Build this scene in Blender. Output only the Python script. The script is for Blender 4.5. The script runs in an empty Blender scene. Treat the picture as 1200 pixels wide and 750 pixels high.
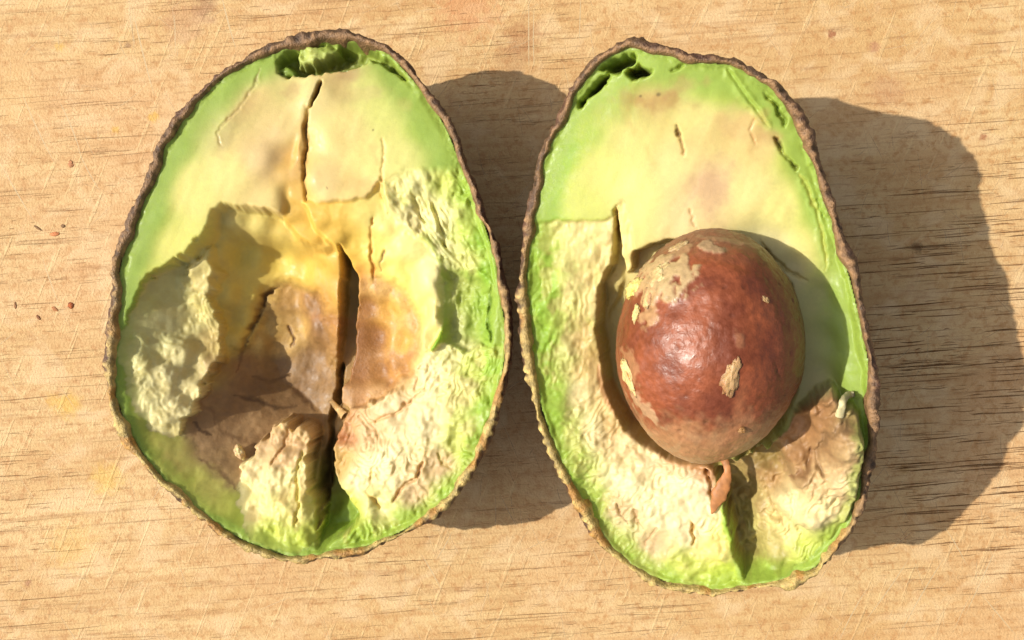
import bpy, math, random
import numpy as np

# ---------------------------------------------------------------- camera, sky, sun, exposure
S = 0.0002            # metres per unit; all modelling below is in units of 0.2 mm on the board
H = 1150.0            # camera height above the board, in units
scene = bpy.context.scene
cam_d = bpy.data.cameras.new("camera"); cam = bpy.data.objects.new("camera", cam_d)
scene.collection.objects.link(cam); scene.camera = cam
cam.location = (0, 0, H * S); cam.rotation_euler = (0, 0, 0)
cam_d.sensor_fit = 'HORIZONTAL'; cam_d.angle = 2 * math.atan(600 / H)
cam_d.clip_start = 0.005; cam_d.clip_end = 50

SUN_EL, SUN_AZ = math.radians(43.5), math.radians(180)     # light comes from the left (-X)
world = bpy.data.worlds.new("World"); scene.world = world; world.use_nodes = True
wn = world.node_tree.nodes; wl = world.node_tree.links
bg = wn["Background"]; sky = wn.new("ShaderNodeTexSky"); sky.sky_type = 'NISHITA'
sky.sun_disc = False; sky.sun_elevation = SUN_EL; sky.sun_rotation = math.radians(270)
sky.dust_density = 4.0; sky.ozone_density = 1.0
hs = wn.new("ShaderNodeHueSaturation"); hs.inputs["Saturation"].default_value = 0.30   # camera white balance
wl.new(sky.outputs[0], hs.inputs["Color"]); wl.new(hs.outputs[0], bg.inputs[0])
bg.inputs[1].default_value = 0.102
sun_d = bpy.data.lights.new("sun", 'SUN'); sun = bpy.data.objects.new("sun", sun_d)
scene.collection.objects.link(sun)
sun_d.energy = 4.3; sun_d.angle = math.radians(0.55); sun_d.color = (1.0, 0.93, 0.80)
sun.rotation_euler = (0, -(math.pi / 2 - SUN_EL), 0)
sun.location = (-0.5, 0, 0.5)
scene.view_settings.view_transform = 'Standard'; scene.view_settings.look = 'None'
scene.view_settings.gamma = 1; scene.view_settings.exposure = 0.35
scene.view_settings.use_curve_mapping = False

# ---------------------------------------------------------------- helpers
rng = np.random.default_rng(7)
def srgb(c, k=1.0):
    c = np.asarray(c, float) / 255.0
    return np.where(c <= 0.04045, c / 12.92, ((c + 0.055) / 1.055) ** 2.4) * k
def sm(a, b, x):
    t = np.clip((x - a) / (b - a), 0, 1); return t * t * (3 - 2 * t)
def _h(ix, iy, iz, seed):
    h = (ix.astype(np.int64) * 374761393 + iy.astype(np.int64) * 668265263 + iz.astype(np.int64) * 2147483647 * 31 + seed * 1274126177) & 0xFFFFFFFF
    h = ((h ^ (h >> 13)) * 1274126177) & 0xFFFFFFFF
    h = (h ^ (h >> 16)); h = (h * 2246822519) & 0xFFFFFFFF
    return ((h ^ (h >> 15)) & 0xFFFFFF) / float(0xFFFFFF)
def vn(x, y, seed=0, z=None):
    x = np.asarray(x, float); y = np.asarray(y, float)
    ix = np.floor(x); iy = np.floor(y); fx = x - ix; fy = y - iy
    fx = fx * fx * fx * (fx * (fx * 6 - 15) + 10); fy = fy * fy * fy * (fy * (fy * 6 - 15) + 10)
    def lay(iz):
        a = _h(ix, iy, iz, seed); b = _h(ix + 1, iy, iz, seed); c = _h(ix, iy + 1, iz, seed); d = _h(ix + 1, iy + 1, iz, seed)
        return (a * (1 - fx) + b * fx) * (1 - fy) + (c * (1 - fx) + d * fx) * fy
    if z is None:
        return lay(np.zeros_like(ix))
    z = np.asarray(z, float); iz = np.floor(z); fz = z - iz; fz = fz * fz * (3 - 2 * fz)
    return lay(iz) * (1 - fz) + lay(iz + 1) * fz
def fbm(x, y, seed=0, octv=4, z=None, gain=0.5):
    s = 0; a = 1; n = 0
    for o in range(octv):
        f = 2.03 ** o
        s = s + a * vn(x * f + 17.3 * o, y * f - 9.1 * o, seed + o, None if z is None else z * f)
        n += a; a *= gain
    return s / n
def ridged(x, y, seed=0, octv=4):
    s = 0; a = 1; n = 0
    for o in range(octv):
        f = 2.1 ** o
        s = s + a * (1 - np.abs(2 * vn(x * f + 5.7 * o, y * f + 3.3 * o, seed + o) - 1)); n += a; a *= 0.55
    return s / n
def worley(x, y, z, seed=0):
    ix, iy, iz = np.floor(x), np.floor(y), np.floor(z); best = np.full(x.shape, 9.0)
    for a in (-1, 0, 1):
        for b in (-1, 0, 1):
            for c in (-1, 0, 1):
                jx, jy, jz = ix + a, iy + b, iz + c
                d = (jx + _h(jx, jy, jz, seed) - x) ** 2 + (jy + _h(jx, jy, jz, seed + 1) - y) ** 2 + (jz + _h(jx, jy, jz, seed + 2) - z) ** 2
                best = np.minimum(best, d)
    return np.sqrt(best)
def seg_dist(u, v, poly, closed):
    n = len(poly); d = np.full(u.shape, 1e18); tt = np.zeros(u.shape)
    m = n if closed else n - 1
    for i in range(m):
        a = poly[i]; b = poly[(i + 1) % n]; e = b - a; L = e @ e + 1e-12
        t = np.clip(((u - a[0]) * e[0] + (v - a[1]) * e[1]) / L, 0, 1)
        q = (u - a[0] - t * e[0]) ** 2 + (v - a[1] - t * e[1]) ** 2
        k = q < d; d = np.where(k, q, d); tt = np.where(k, (i + t) / m, tt)
    return np.sqrt(d), tt
def sdist(u, v, poly):                       # positive inside
    d, _ = seg_dist(u, v, poly, True); ins = np.zeros(u.shape, bool); n = len(poly)
    for i in range(n):
        x1, y1 = poly[i]; x2, y2 = poly[(i + 1) % n]
        if y1 == y2: continue
        c = (y1 > v) != (y2 > v)
        ins ^= c & (u < (x2 - x1) * (v - y1) / (y2 - y1) + x1)
    return np.where(ins, d, -d)
def resample(poly, n):                       # smooth closed curve through the points
    P = np.asarray(poly, float); m = len(P); out = []
    for i in range(m):
        p0, p1, p2, p3 = P[i - 1], P[i], P[(i + 1) % m], P[(i + 2) % m]
        for t in np.linspace(0, 1, 16, endpoint=False):
            out.append(0.5 * (2 * p1 + (p2 - p0) * t + (2 * p0 - 5 * p1 + 4 * p2 - p3) * t * t + (3 * p1 - p0 - 3 * p2 + p3) * t ** 3))
    out = np.array(out); L = np.r_[0, np.cumsum(np.linalg.norm(np.diff(np.vstack([out, out[:1]]), axis=0), axis=1))]
    s = np.linspace(0, L[-1], n, endpoint=False); c = np.vstack([out, out[:1]])
    return np.c_[np.interp(s, L, c[:, 0]), np.interp(s, L, c[:, 1])]

def mesh_obj(name, verts, faces, mat, parent=None, col=None, extra=None, smooth=True):
    """verts in units (0.2 mm); faces: int array (n,3|4) or list"""
    me = bpy.data.meshes.new(name); verts = np.asarray(verts, float) * S
    if isinstance(faces, np.ndarray):
        k = faces.shape[1]; nf = len(faces)
        me.vertices.add(len(verts)); me.vertices.foreach_set("co", verts.ravel())
        me.loops.add(nf * k); me.loops.foreach_set("vertex_index", faces.ravel().astype(np.int32))
        me.polygons.add(nf); me.polygons.foreach_set("loop_start", np.arange(0, nf * k, k, dtype=np.int32))
        me.update(calc_edges=True); me.validate()
    else:
        me.from_pydata(verts.tolist(), [], faces)
    me.polygons.foreach_set("use_smooth", np.full(len(me.polygons), smooth))
    if col is not None:
        a = me.color_attributes.new("pigment", 'FLOAT_COLOR', 'POINT')
        a.data.foreach_set("color", np.c_[col, np.ones(len(col))].astype(np.float32).ravel())
    for k2, arr in (extra or {}).items():
        a = me.attributes.new(k2, 'FLOAT', 'POINT'); a.data.foreach_set("value", np.asarray(arr, np.float32))
    me.materials.append(mat); me.update()
    o = bpy.data.objects.new(name, me); scene.collection.objects.link(o)
    if parent: o.parent = parent
    return o
def tag(o, label, cat, group=None):
    o["label"] = label; o["category"] = cat
    if group: o["group"] = group
def empty(name, loc=(0, 0, 0)):
    o = bpy.data.objects.new(name, None); scene.collection.objects.link(o)
    o.empty_display_size = 0.01; o.location = loc; return o

# ---------------------------------------------------------------- materials
def new_mat(name):
    m = bpy.data.materials.new(name); m.use_nodes = True
    nt = m.node_tree; return m, nt.nodes, nt.links, nt.nodes["Principled BSDF"]
def pigment_mat(name, rough, sss, bump, scale, spec=0.4, mottled=0.10, coat=0.0, rad=(0.0016, 0.0012, 0.0004), rv=.12):
    m, N, L, b = new_mat(name)
    at = N.new("ShaderNodeAttribute"); at.attribute_name = "pigment"
    tc = N.new("ShaderNodeTexCoord")
    n1 = N.new("ShaderNodeTexNoise"); n1.inputs["Scale"].default_value = scale; n1.inputs["Detail"].default_value = 5
    L.new(tc.outputs["Object"], n1.inputs["Vector"])
    mr = N.new("ShaderNodeMapRange"); mr.inputs[1].default_value = 0.3; mr.inputs[2].default_value = 0.7
    mr.inputs[3].default_value = 1 - mottled; mr.inputs[4].default_value = 1 + mottled
    L.new(n1.outputs[0], mr.inputs[0])
    mx = N.new("ShaderNodeVectorMath"); mx.operation = 'SCALE'
    L.new(at.outputs["Color"], mx.inputs[0]); L.new(mr.outputs[0], mx.inputs["Scale"])
    L.new(mx.outputs[0], b.inputs["Base Color"])
    n2 = N.new("ShaderNodeTexNoise"); n2.inputs["Scale"].default_value = scale * 2.5; n2.inputs["Detail"].default_value = 4
    L.new(tc.outputs["Object"], n2.inputs["Vector"])
    r = N.new("ShaderNodeMapRange"); r.inputs[1].default_value = 0.3; r.inputs[2].default_value = 0.7
    r.inputs[3].default_value = rough - rv; r.inputs[4].default_value = rough + rv
    L.new(n1.outputs[0], r.inputs[0]); L.new(r.outputs[0], b.inputs["Roughness"])
    bp = N.new("ShaderNodeBump"); bp.inputs["Strength"].default_value = bump; bp.inputs["Distance"].default_value = 0.0004
    L.new(n2.outputs[0], bp.inputs["Height"]); L.new(bp.outputs[0], b.inputs["Normal"])
    b.inputs["Specular IOR Level"].default_value = spec
    if sss:
        b.subsurface_method = 'BURLEY'
        b.inputs["Subsurface Weight"].default_value = sss
        b.inputs["Subsurface Radius"].default_value = (1, 0.8, 0.35); b.inputs["Subsurface Scale"].default_value = rad[0]
    b.inputs["Coat Weight"].default_value = coat; b.inputs["Coat Roughness"].default_value = 0.25
    return m
M_FLESH = pigment_mat("avocado_flesh", 0.56, 0.4, 0.08, 1300, spec=.34, coat=0.02, mottled=0.04, rad=(0.0018, 0, 0), rv=.2)
M_SKIN = pigment_mat("avocado_skin", 0.50, 0.0, 0.9, 1100, spec=0.45, mottled=0.30)
M_SEED = pigment_mat("seed_coat", 0.42, 0.0, 0.22, 1000, spec=0.42, mottled=0.18, coat=.04, rv=.14)
M_WETCOAT = pigment_mat("moist_seed_print", 0.5, 0.25, 0.3, 900, spec=.3, mottled=0.12, coat=.02, rv=.16)
M_COAT = pigment_mat("dry_seed_membrane", 0.55, 0.15, 0.2, 700, mottled=0.14)
M_CRUMB = pigment_mat("crumb", 0.7, 0.1, 0.5, 2500)

def wood_material():
    m, N, L, b = new_mat("beech_wood")
    tc = N.new("ShaderNodeTexCoord")
    def mapping(rot, sx, sy):
        mp = N.new("ShaderNodeMapping"); mp.vector_type = 'TEXTURE'
        mp.inputs["Rotation"].default_value = (0, 0, math.radians(rot))
        mp.inputs["Scale"].default_value = (sx, sy, 1); L.new(tc.outputs["Object"], mp.inputs["Vector"]); return mp.outputs[0]
    def noise(vec, scale, detail=4, dist=0.0, rough=0.55):
        n = N.new("ShaderNodeTexNoise"); n.inputs["Scale"].default_value = scale; n.inputs["Detail"].default_value = detail
        n.inputs["Distortion"].default_value = dist; n.inputs["Roughness"].default_value = rough
        L.new(vec, n.inputs["Vector"]); return n.outputs[0]
    def mrange(x, a, c, lo=0.0, hi=1.0):
        r = N.new("ShaderNodeMapRange"); r.interpolation_type = 'SMOOTHSTEP'
        for i, val in enumerate((a, c, lo, hi)): r.inputs[i + 1].default_value = val
        L.new(x, r.inputs[0]); return r.outputs[0]
    def math2(op, x, y):
        n = N.new("ShaderNodeMath"); n.operation = op
        for i, q in enumerate((x, y)):
            if isinstance(q, (int, float)): n.inputs[i].default_value = q
            else: L.new(q, n.inputs[i])
        return n.outputs[0]
    def mix(f, a, c):
        n = N.new("ShaderNodeMix"); n.data_type = 'RGBA'
        if isinstance(f, (int, float)): n.inputs[0].default_value = f
        else: L.new(f, n.inputs[0])
        for i, q in ((6, a), (7, c)):
            if hasattr(q, "links"): L.new(q, n.inputs[i])
            else: n.inputs[i].default_value = (*q, 1)
        return n.outputs[2]
    K = 0.62
    grain = mapping(4, 14, 1)
    c = mix(mrange(noise(mapping(3, 2.0, 1), 60, 5, 0.4), 0.35, 0.65), srgb((232, 190, 130), K), srgb((244, 208, 150), K))
    c = mix(mrange(noise(mapping(4, 26, 1), 420, 6, 0.0, .65), 0.40, 0.72, 0, .8), c, srgb((216, 168, 110), K))
    c = mix(mrange(noise(mapping(0, 1.4, 1), 16, 2), 0.45, 0.70, 0, 0.4), c, srgb((244, 194, 148), K))
    c = mix(mrange(noise(tc.outputs["Object"], 520, 6, 0.3, .7), 0.46, 0.66, 0, 0.85), c, srgb((212, 160, 104), K))
    c = mix(mrange(noise(mapping(20, 1.3, 1), 130, 4, .6), 0.48, 0.68, 0, 0.65), c, srgb((250, 216, 166), K))
    c = mix(mrange(noise(tc.outputs["Object"], 2600, 2), 0.5, 0.75, 0, 0.35), c, srgb((206, 154, 100), K))
    pores = mrange(noise(mapping(4, 10, 1), 900, 3, 0.0, 0.5), 0.58, 0.72)
    c = mix(math2('MULTIPLY', pores, 0.42), c, srgb((180, 130, 84), K))
    long = mrange(noise(mapping(4.2, 60, 1), 700, 3, 0.0, 0.5), 0.56, 0.70)
    c = mix(math2('MULTIPLY', long, 0.28), c, srgb((176, 126, 82), K))
    # fine light fibres worn by scrubbing and cutting
    fib = mrange(noise(mapping(68, 14, 1), 700, 2), 0.60, 0.72)
    c = mix(math2('MULTIPLY', fib, 0.30), c, srgb((255, 222, 166), K))
    fib2 = mrange(noise(mapping(-40, 14, 1), 760, 2), 0.61, 0.74)
    c = mix(math2('MULTIPLY', fib2, 0.25), c, srgb((255, 222, 170), K))
    # old food stains with their own places: x, y, radius, colour, amount
    wobS = math2('SUBTRACT', noise(tc.outputs["Object"], 1500, 3), 0.5); wobL = math2('SUBTRACT', noise(tc.outputs["Object"], 480, 5), 0.5)
    for (px, py, r, col, amt) in [(545, 5, 52, (226, 146, 98), .42), (612, 45, 34, (186, 128, 84), .55), (600, 70, 30, (190, 140, 96), .35),
                                  (240, 8, 22, (170, 120, 84), .6), (215, 25, 38, (205, 155, 115), .5), (975, 40, 7, (176, 106, 70), .8), (1025, 55, 9, (200, 140, 110), .6),
                                  (1152, 160, 6, (186, 120, 84), .7), (1040, 105, 30, (205, 150, 110), .4), (80, 475, 20, (244, 196, 80), .55), (62, 470, 12, (244, 190, 70), .4), (125, 560, 26, (244, 200, 90), .45),
                                  (85, 640, 40, (246, 200, 110), .35), (70, 55, 8, (240, 190, 80), .5), (180, 137, 9, (244, 190, 70), .6), (135, 152, 6, (244, 190, 70), .5),
                                  (33, 683, 6, (170, 110, 80), .6), (1075, 290, 10, (90, 62, 40), .55), (1060, 550, 9, (200, 156, 90), .5), (150, 53, 5, (140, 100, 80), .5), (15, 110, 50, (246, 206, 140), .3)]:
        vm = N.new("ShaderNodeVectorMath"); vm.operation = 'DISTANCE'; L.new(tc.outputs["Object"], vm.inputs[0])
        vm.inputs[1].default_value = ((px - 600) * S, (375 - py) * S, 0)
        wob = math2('MULTIPLY', wobS if r < 15 else wobL, r * S * 1.5)
        dd = math2('ADD', vm.outputs["Value"], wob)
        f = mrange(dd, r * S * 0.25, r * S, amt, 0.0)
        c = mix(f, c, srgb(col, K))
    L.new(c, b.inputs["Base Color"])
    b.inputs["Roughness"].default_value = 0.62; b.inputs["Specular IOR Level"].default_value = 0.25
    hgt = math2('SUBTRACT', noise(tc.outputs["Object"], 1800, 3), math2('MULTIPLY', pores, 0.5))
    hgt = math2('ADD', hgt, math2('MULTIPLY', fib, 0.35))
    hgt = math2('ADD', hgt, math2('MULTIPLY', noise(grain, 320, 4), 0.8))
    bp = N.new("ShaderNodeBump"); bp.inputs["Strength"].default_value = 0.6; bp.inputs["Distance"].default_value = 0.0003
    L.new(hgt, bp.inputs["Height"]); L.new(bp.outputs[0], b.inputs["Normal"])
    return m
M_WOOD = wood_material()

# ---------------------------------------------------------------- the board (setting)
def build_board():
    X, Y, T = 2000, 1500, 110
    v = [(-X, -Y, -T), (X, -Y, -T), (X, Y, -T), (-X, Y, -T), (-X, -Y, -6), (X, -Y, -6), (X, Y, -6), (-X, Y, -6),
         (-X + 6, -Y + 6, 0), (X - 6, -Y + 6, 0), (X - 6, Y - 6, 0), (-X + 6, Y - 6, 0)]
    f = [(3, 2, 1, 0), (0, 1, 5, 4), (1, 2, 6, 5), (2, 3, 7, 6), (3, 0, 4, 7), (4, 5, 9, 8), (5, 6, 10, 9), (6, 7, 11, 10), (7, 4, 8, 11), (8, 9, 10, 11)]
    o = mesh_obj("cutting_board", v, f, M_WOOD, smooth=False)
    o["kind"] = "structure"; o["label"] = "worn pale wooden cutting board under the avocado halves"
    # knife marks: hair-thin tapered slivers of exposed light wood
    m, N, L, b = new_mat("scored_wood")
    b.inputs["Base Color"].default_value = (*srgb((255, 228, 180), 0.66), 1); b.inputs["Roughness"].default_value = 0.7
    at = N.new("ShaderNodeAttribute"); at.attribute_name = "cover"; L.new(at.outputs["Fac"], b.inputs["Alpha"])
    r = random.Random(5); V = []; F = []; A = []
    def score(x, y, ang, length, w, bend, al=.4, zz=.03):
        n = 6; a = math.radians(ang); base = len(V)
        for i in range(n + 1):
            t = i / n; s = (t - .5) * length; off = bend * (1 - (2 * t - 1) ** 2)
            cx, cy = x + math.cos(a) * s - math.sin(a) * off, y + math.sin(a) * s + math.cos(a) * off
            ww = w * (1 - abs(2 * t - 1) ** 2) + 0.08
            V.append((cx - math.sin(a) * ww, cy + math.cos(a) * ww, zz)); V.append((cx + math.sin(a) * ww, cy - math.cos(a) * ww, zz)); A.extend((al, al))
        for i in range(n): F.append((base + 2 * i, base + 2 * i + 1, base + 2 * i + 3, base + 2 * i + 2))
    fixed = [(620, 40, 90, 90, .7), (626, 45, 90, 75, .6), (168, 60, 104, 110, .9), (155, 25, 97, 60, .7), (268, 25, 105, 70, .9), (45, 150, 115, 90, .8), (82, 150, 112, 70, .8), (205, 40, 91, 50, .6),
             (105, 200, 118, 60, .6), (20, 225, 120, 80, .7), (1080, 700, 60, 110, .7), (1040, 690, 55, 90, .6), (1150, 680, 65, 90, .7), (1120, 640, 120, 50, .6), (1170, 720, 130, 60, .6), (680, 20, 88, 60, .6), (1195, 60, 91, 90, .6),
             (520, 640, 60, 40, .6), (505, 670, 120, 50, .6), (1000, 720, 62, 70, .6), (60, 330, 110, 60, .6)]
    for x, y, a, l, w in fixed: score(x - 600, 375 - y, a, l, w, r.uniform(-2, 2), .55)
    for k in range(900):
        x, y = r.uniform(-620, 620), r.uniform(-400, 400)
        a = r.choice([r.gauss(98, 7), r.gauss(112, 8), r.gauss(62, 9), r.gauss(40, 10), r.uniform(0, 180)])
        score(x, y, a, r.uniform(10, 60), r.uniform(0.2, 0.6), r.uniform(-2, 2), r.uniform(.08, .36))
    k = mesh_obj("knife_marks", V, F, m, o, smooth=False, extra={"cover": A}); k["kind"] = "stuff"
    # open pores: dark dashes along the grain, in loose rows
    m2, N, L, b = new_mat("wood_pore")
    b.inputs["Base Color"].default_value = (*srgb((128, 86, 52), .62), 1); b.inputs["Roughness"].default_value = 0.85; b.inputs["Specular IOR Level"].default_value = 0.1
    at = N.new("ShaderNodeAttribute"); at.attribute_name = "cover"; L.new(at.outputs["Fac"], b.inputs["Alpha"])
    V.clear(); F.clear(); A.clear(); n = 0
    while n < 4200:
        x, y = r.uniform(-720, 720), r.uniform(-470, 470)
        rowd = float(vn(x / 160, y / 5.0 + x * .07 / 5, 90)); dn = float(vn(x / 150, y / 110, 91)); rt = float(sm(330, 470, x)) * float(sm(330, 120, y)) * float(sm(-330, -200, y))
        if r.random() > (rowd ** 2) * (.35 + dn) * 1.2 + .25 * rt: continue
        big = r.random() < .22 + .2 * rt
        ln = r.uniform(24, 110) if big else r.uniform(5, 30)
        fade = float(sm(-.2, .9, dn))
        score(x, y, r.gauss(4.0, 1.0), ln, (r.uniform(.3, .6) + .2 * rt) if big else r.uniform(.25, .5), r.uniform(-1.5, 1.5), min(.75, (r.uniform(.10, .38) if big else r.uniform(.08, .34)) * (.35 + .8 * fade) + .38 * rt * r.random()), .012)
        n += 1
    k = mesh_obj("wood_pores", V, F, m2, o, smooth=False, extra={"cover": A}); k["kind"] = "stuff"
build_board()

# ---------------------------------------------------------------- one avocado half
class Half:
    """Local frame: u right, v up on the cut plane, w along its normal. Landmarks are read as (x, y) in the
    photograph and set down in the half's own frame at their own depth below the cut."""
    def __init__(self, outline, centre_px, heights, D, bends=()):
        self.bends = bends
        # heights: centre z and slopes dz/dx, dz/dy of the cut plane
        z0, gx, gy = heights
        self.n = np.array([-gx, -gy, 1.0]); self.n /= np.linalg.norm(self.n)
        f = 1 - z0 / H
        self.O = np.array([(centre_px[0] - 600) * f, (375 - centre_px[1]) * f, z0])
        eu = np.array([1, 0, gx]); eu = eu / np.linalg.norm(eu); self.eu = eu; self.ev = np.cross(self.n, eu)
        self.outline = resample([self.p(x, y, 0) for x, y in outline], 720)
        self.c = self.outline.mean(0); self.D = D
        if D is None:                                    # deep enough for the peel to touch the board
            lo, hi = 100, 400
            for _ in range(30):
                self.D = (lo + hi) / 2
                z = (self.O[2] + self.skin_rows()[0].reshape(-1, 3) @ np.array([self.eu[2], self.ev[2], self.n[2]])).min()
                lo, hi = (self.D, hi) if z > 0.5 else (lo, self.D)
    def warp(self, u, v):
        w = 0.0
        for (cu, cv, r, a) in self.bends: w = w + a * np.exp(-((u - cu) ** 2 + (v - cv) ** 2) / (2 * r * r))
        return w
    def p(self, x, y, d=0.0):
        C = np.array([0, 0, H]); G = np.array([x - 600.0, 375.0 - y, 0.0]); R = G - C
        s = (-d - (C - self.O) @ self.n) / (R @ self.n); X = C + s * R - self.O
        return np.array([X @ self.eu, X @ self.ev])
    def world(self, u, v, w):
        return self.O + u * self.eu + v * self.ev + w * self.n
    def skin_rows(self):
        P = self.outline; n = len(P)
        T = np.roll(P, -6, 0) - np.roll(P, 6, 0); T /= np.linalg.norm(T, axis=1)[:, None]
        Nn = np.c_[T[:, 1], -T[:, 0]]
        if ((P - self.c) * Nn).sum(1).mean() < 0: Nn = -Nn
        rows = []; rim = []; self.thick = .80 + .55 * (fbm(P[:, 0] / 34, P[:, 1] / 34, 77, 3) - .5) * 2
        prof = [(15, -34), (13, -16), (11.5, -6), (10.2, -1), (9, 1.5), (7.5, 2.8), (5.5, 3.2), (3.5, 2.4), (1.8, 0.6), (0.5, -2.0), (0, -5)]
        for ins, w in prof:
            rows.append(np.c_[P - Nn * (ins * self.thick)[:, None], np.full(n, w)]); rim.append(ins)
        for ph in np.linspace(0.05, math.pi / 2, 58):
            sc = max(math.cos(ph), 0) ** 0.72; q = self.c + (P - self.c) * sc
            rows.append(np.c_[q, np.full(n, -5 - (self.D - 5) * math.sin(ph))]); rim.append(-10 * ph)
        return np.array(rows), np.array(rim), Nn
    def bowl(self, u, v):                                # depth of the peel under (u, v)
        P = self.outline[::4]; ang = np.arctan2(P[:, 1] - self.c[1], P[:, 0] - self.c[0]); r = np.hypot(*(P - self.c).T)
        o = np.argsort(ang); a = np.arctan2(v - self.c[1], u - self.c[0])
        R = np.interp(a, ang[o], r[o], period=2 * math.pi); rho = np.clip(np.hypot(u - self.c[0], v - self.c[1]) / R, 0, 1)
        cphi = rho ** (1 / 0.72); return 5 + (self.D - 5) * np.sqrt(np.clip(1 - cphi ** 2, 0, 1))

def build_skin(hf, parent, seed, tone):
    rows, rim, Nn = hf.skin_rows(); nr, n, _ = rows.shape
    X = rows.copy(); x, y, z = X[..., 0], X[..., 1], X[..., 2]
    sc = 1 / 19.0; wx = 9 * (fbm(x / 22, y / 22, seed + 2, 2, z=z / 22) - .5); wy = 9 * (fbm(x / 22, y / 22, seed + 3, 2, z=z / 22) - .5)
    peb = 0.55 - worley((x + wx) * sc + 50, (y + wy) * sc + 50, (z + wx) * sc + 50, seed)
    peb2 = 0.5 - worley(x / 6.5 + 20, y / 6.5 + 20, z / 6.5 + 20, seed + 9)
    big = fbm(x / 45, y / 45, seed + 4, 3, z=z / 45) - 0.5
    fine = fbm(x / 5, y / 5, seed + 5, 3, z=z / 5) - 0.5
    out = np.clip((9 - rim) / 7, 0, 1)[:, None]          # inner lip stays put
    mod = sm(.3, .7, fbm(x / 30, y / 30, seed + 50, 2, z=z / 30)); disp = out * (3.0 * peb * mod + 2.0 * peb2 * (1.2 - mod) + 12 * big + 5.5 * fine)
    ph = np.clip(-rim / 10, 0, math.pi / 2)[:, None]
    X[..., 0] += Nn[None, :, 0] * disp * np.cos(ph); X[..., 1] += Nn[None, :, 1] * disp * np.cos(ph)
    X[..., 2] += -disp * np.sin(ph) + (np.clip(rim, 0, 12)[:, None] > 0) * (6 * big + 2.4 * peb2 + 3.0 * fine)
    X[..., 2] += hf.warp(x, y) * np.clip(1 + z / hf.D, 0, 1)
    idx = np.arange(nr * n).reshape(nr, n); a = idx[:-1]; b = idx[1:]
    F = np.stack([a, b, np.roll(b, -1, 1), np.roll(a, -1, 1)], -1).reshape(-1, 4)
    # colours: outer bark-brown peel, tan corky lip, yellow-olive inner edge, more of it low in the picture
    outer = srgb((116, 88, 64), .62) * (1 + 1.1 * (peb2[..., None]) + 1.2 * fine[..., None])
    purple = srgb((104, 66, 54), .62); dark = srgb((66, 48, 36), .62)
    k = sm(0.42, 0.65, fbm(x / 40, y / 40, seed + 30, 2, z=z / 40))[..., None]
    outer = outer * (1 - .5 * k) + purple * .5 * k
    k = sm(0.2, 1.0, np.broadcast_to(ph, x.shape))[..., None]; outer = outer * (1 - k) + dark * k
    low = tone(x, y)[..., None]
    lip = srgb((160, 122, 84), .62) * (1 - low) + srgb((212, 184, 112), .62) * low
    lip = lip * (1 + 1.3 * fine[..., None] + 0.7 * peb2[..., None])
    rust = srgb((196, 132, 58), .62); k = (sm(0.55, 0.7, fbm(x / 16, y / 16, seed + 40, 3))[..., None]) * low
    lip = lip * (1 - .7 * k) + rust * .7 * k
    r = np.broadcast_to(rim[:, None], x.shape) + 6 * fine + 3 * peb2
    e0 = 4.6 - 2.8 * low[..., 0]
    k = sm(e0 - 1.6, e0 + 1.6, r)[..., None]
    col = outer * (1 - k) + lip * k
    o = mesh_obj("skin", X.reshape(-1, 3), F, M_SKIN, parent, np.clip(col.reshape(-1, 3), 0.01, 0.9))
    return o

def idw(u, v, P, Vv, p=2.2, eps=60.0):
    num = np.zeros(u.shape + (Vv.shape[1],)); den = np.zeros(u.shape)
    for q, val in zip(P, Vv):
        w = 1.0 / ((u - q[0]) ** 2 + (v - q[1]) ** 2 + eps) ** p
        num += w[..., None] * val; den += w
    return num / den[..., None]

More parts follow.
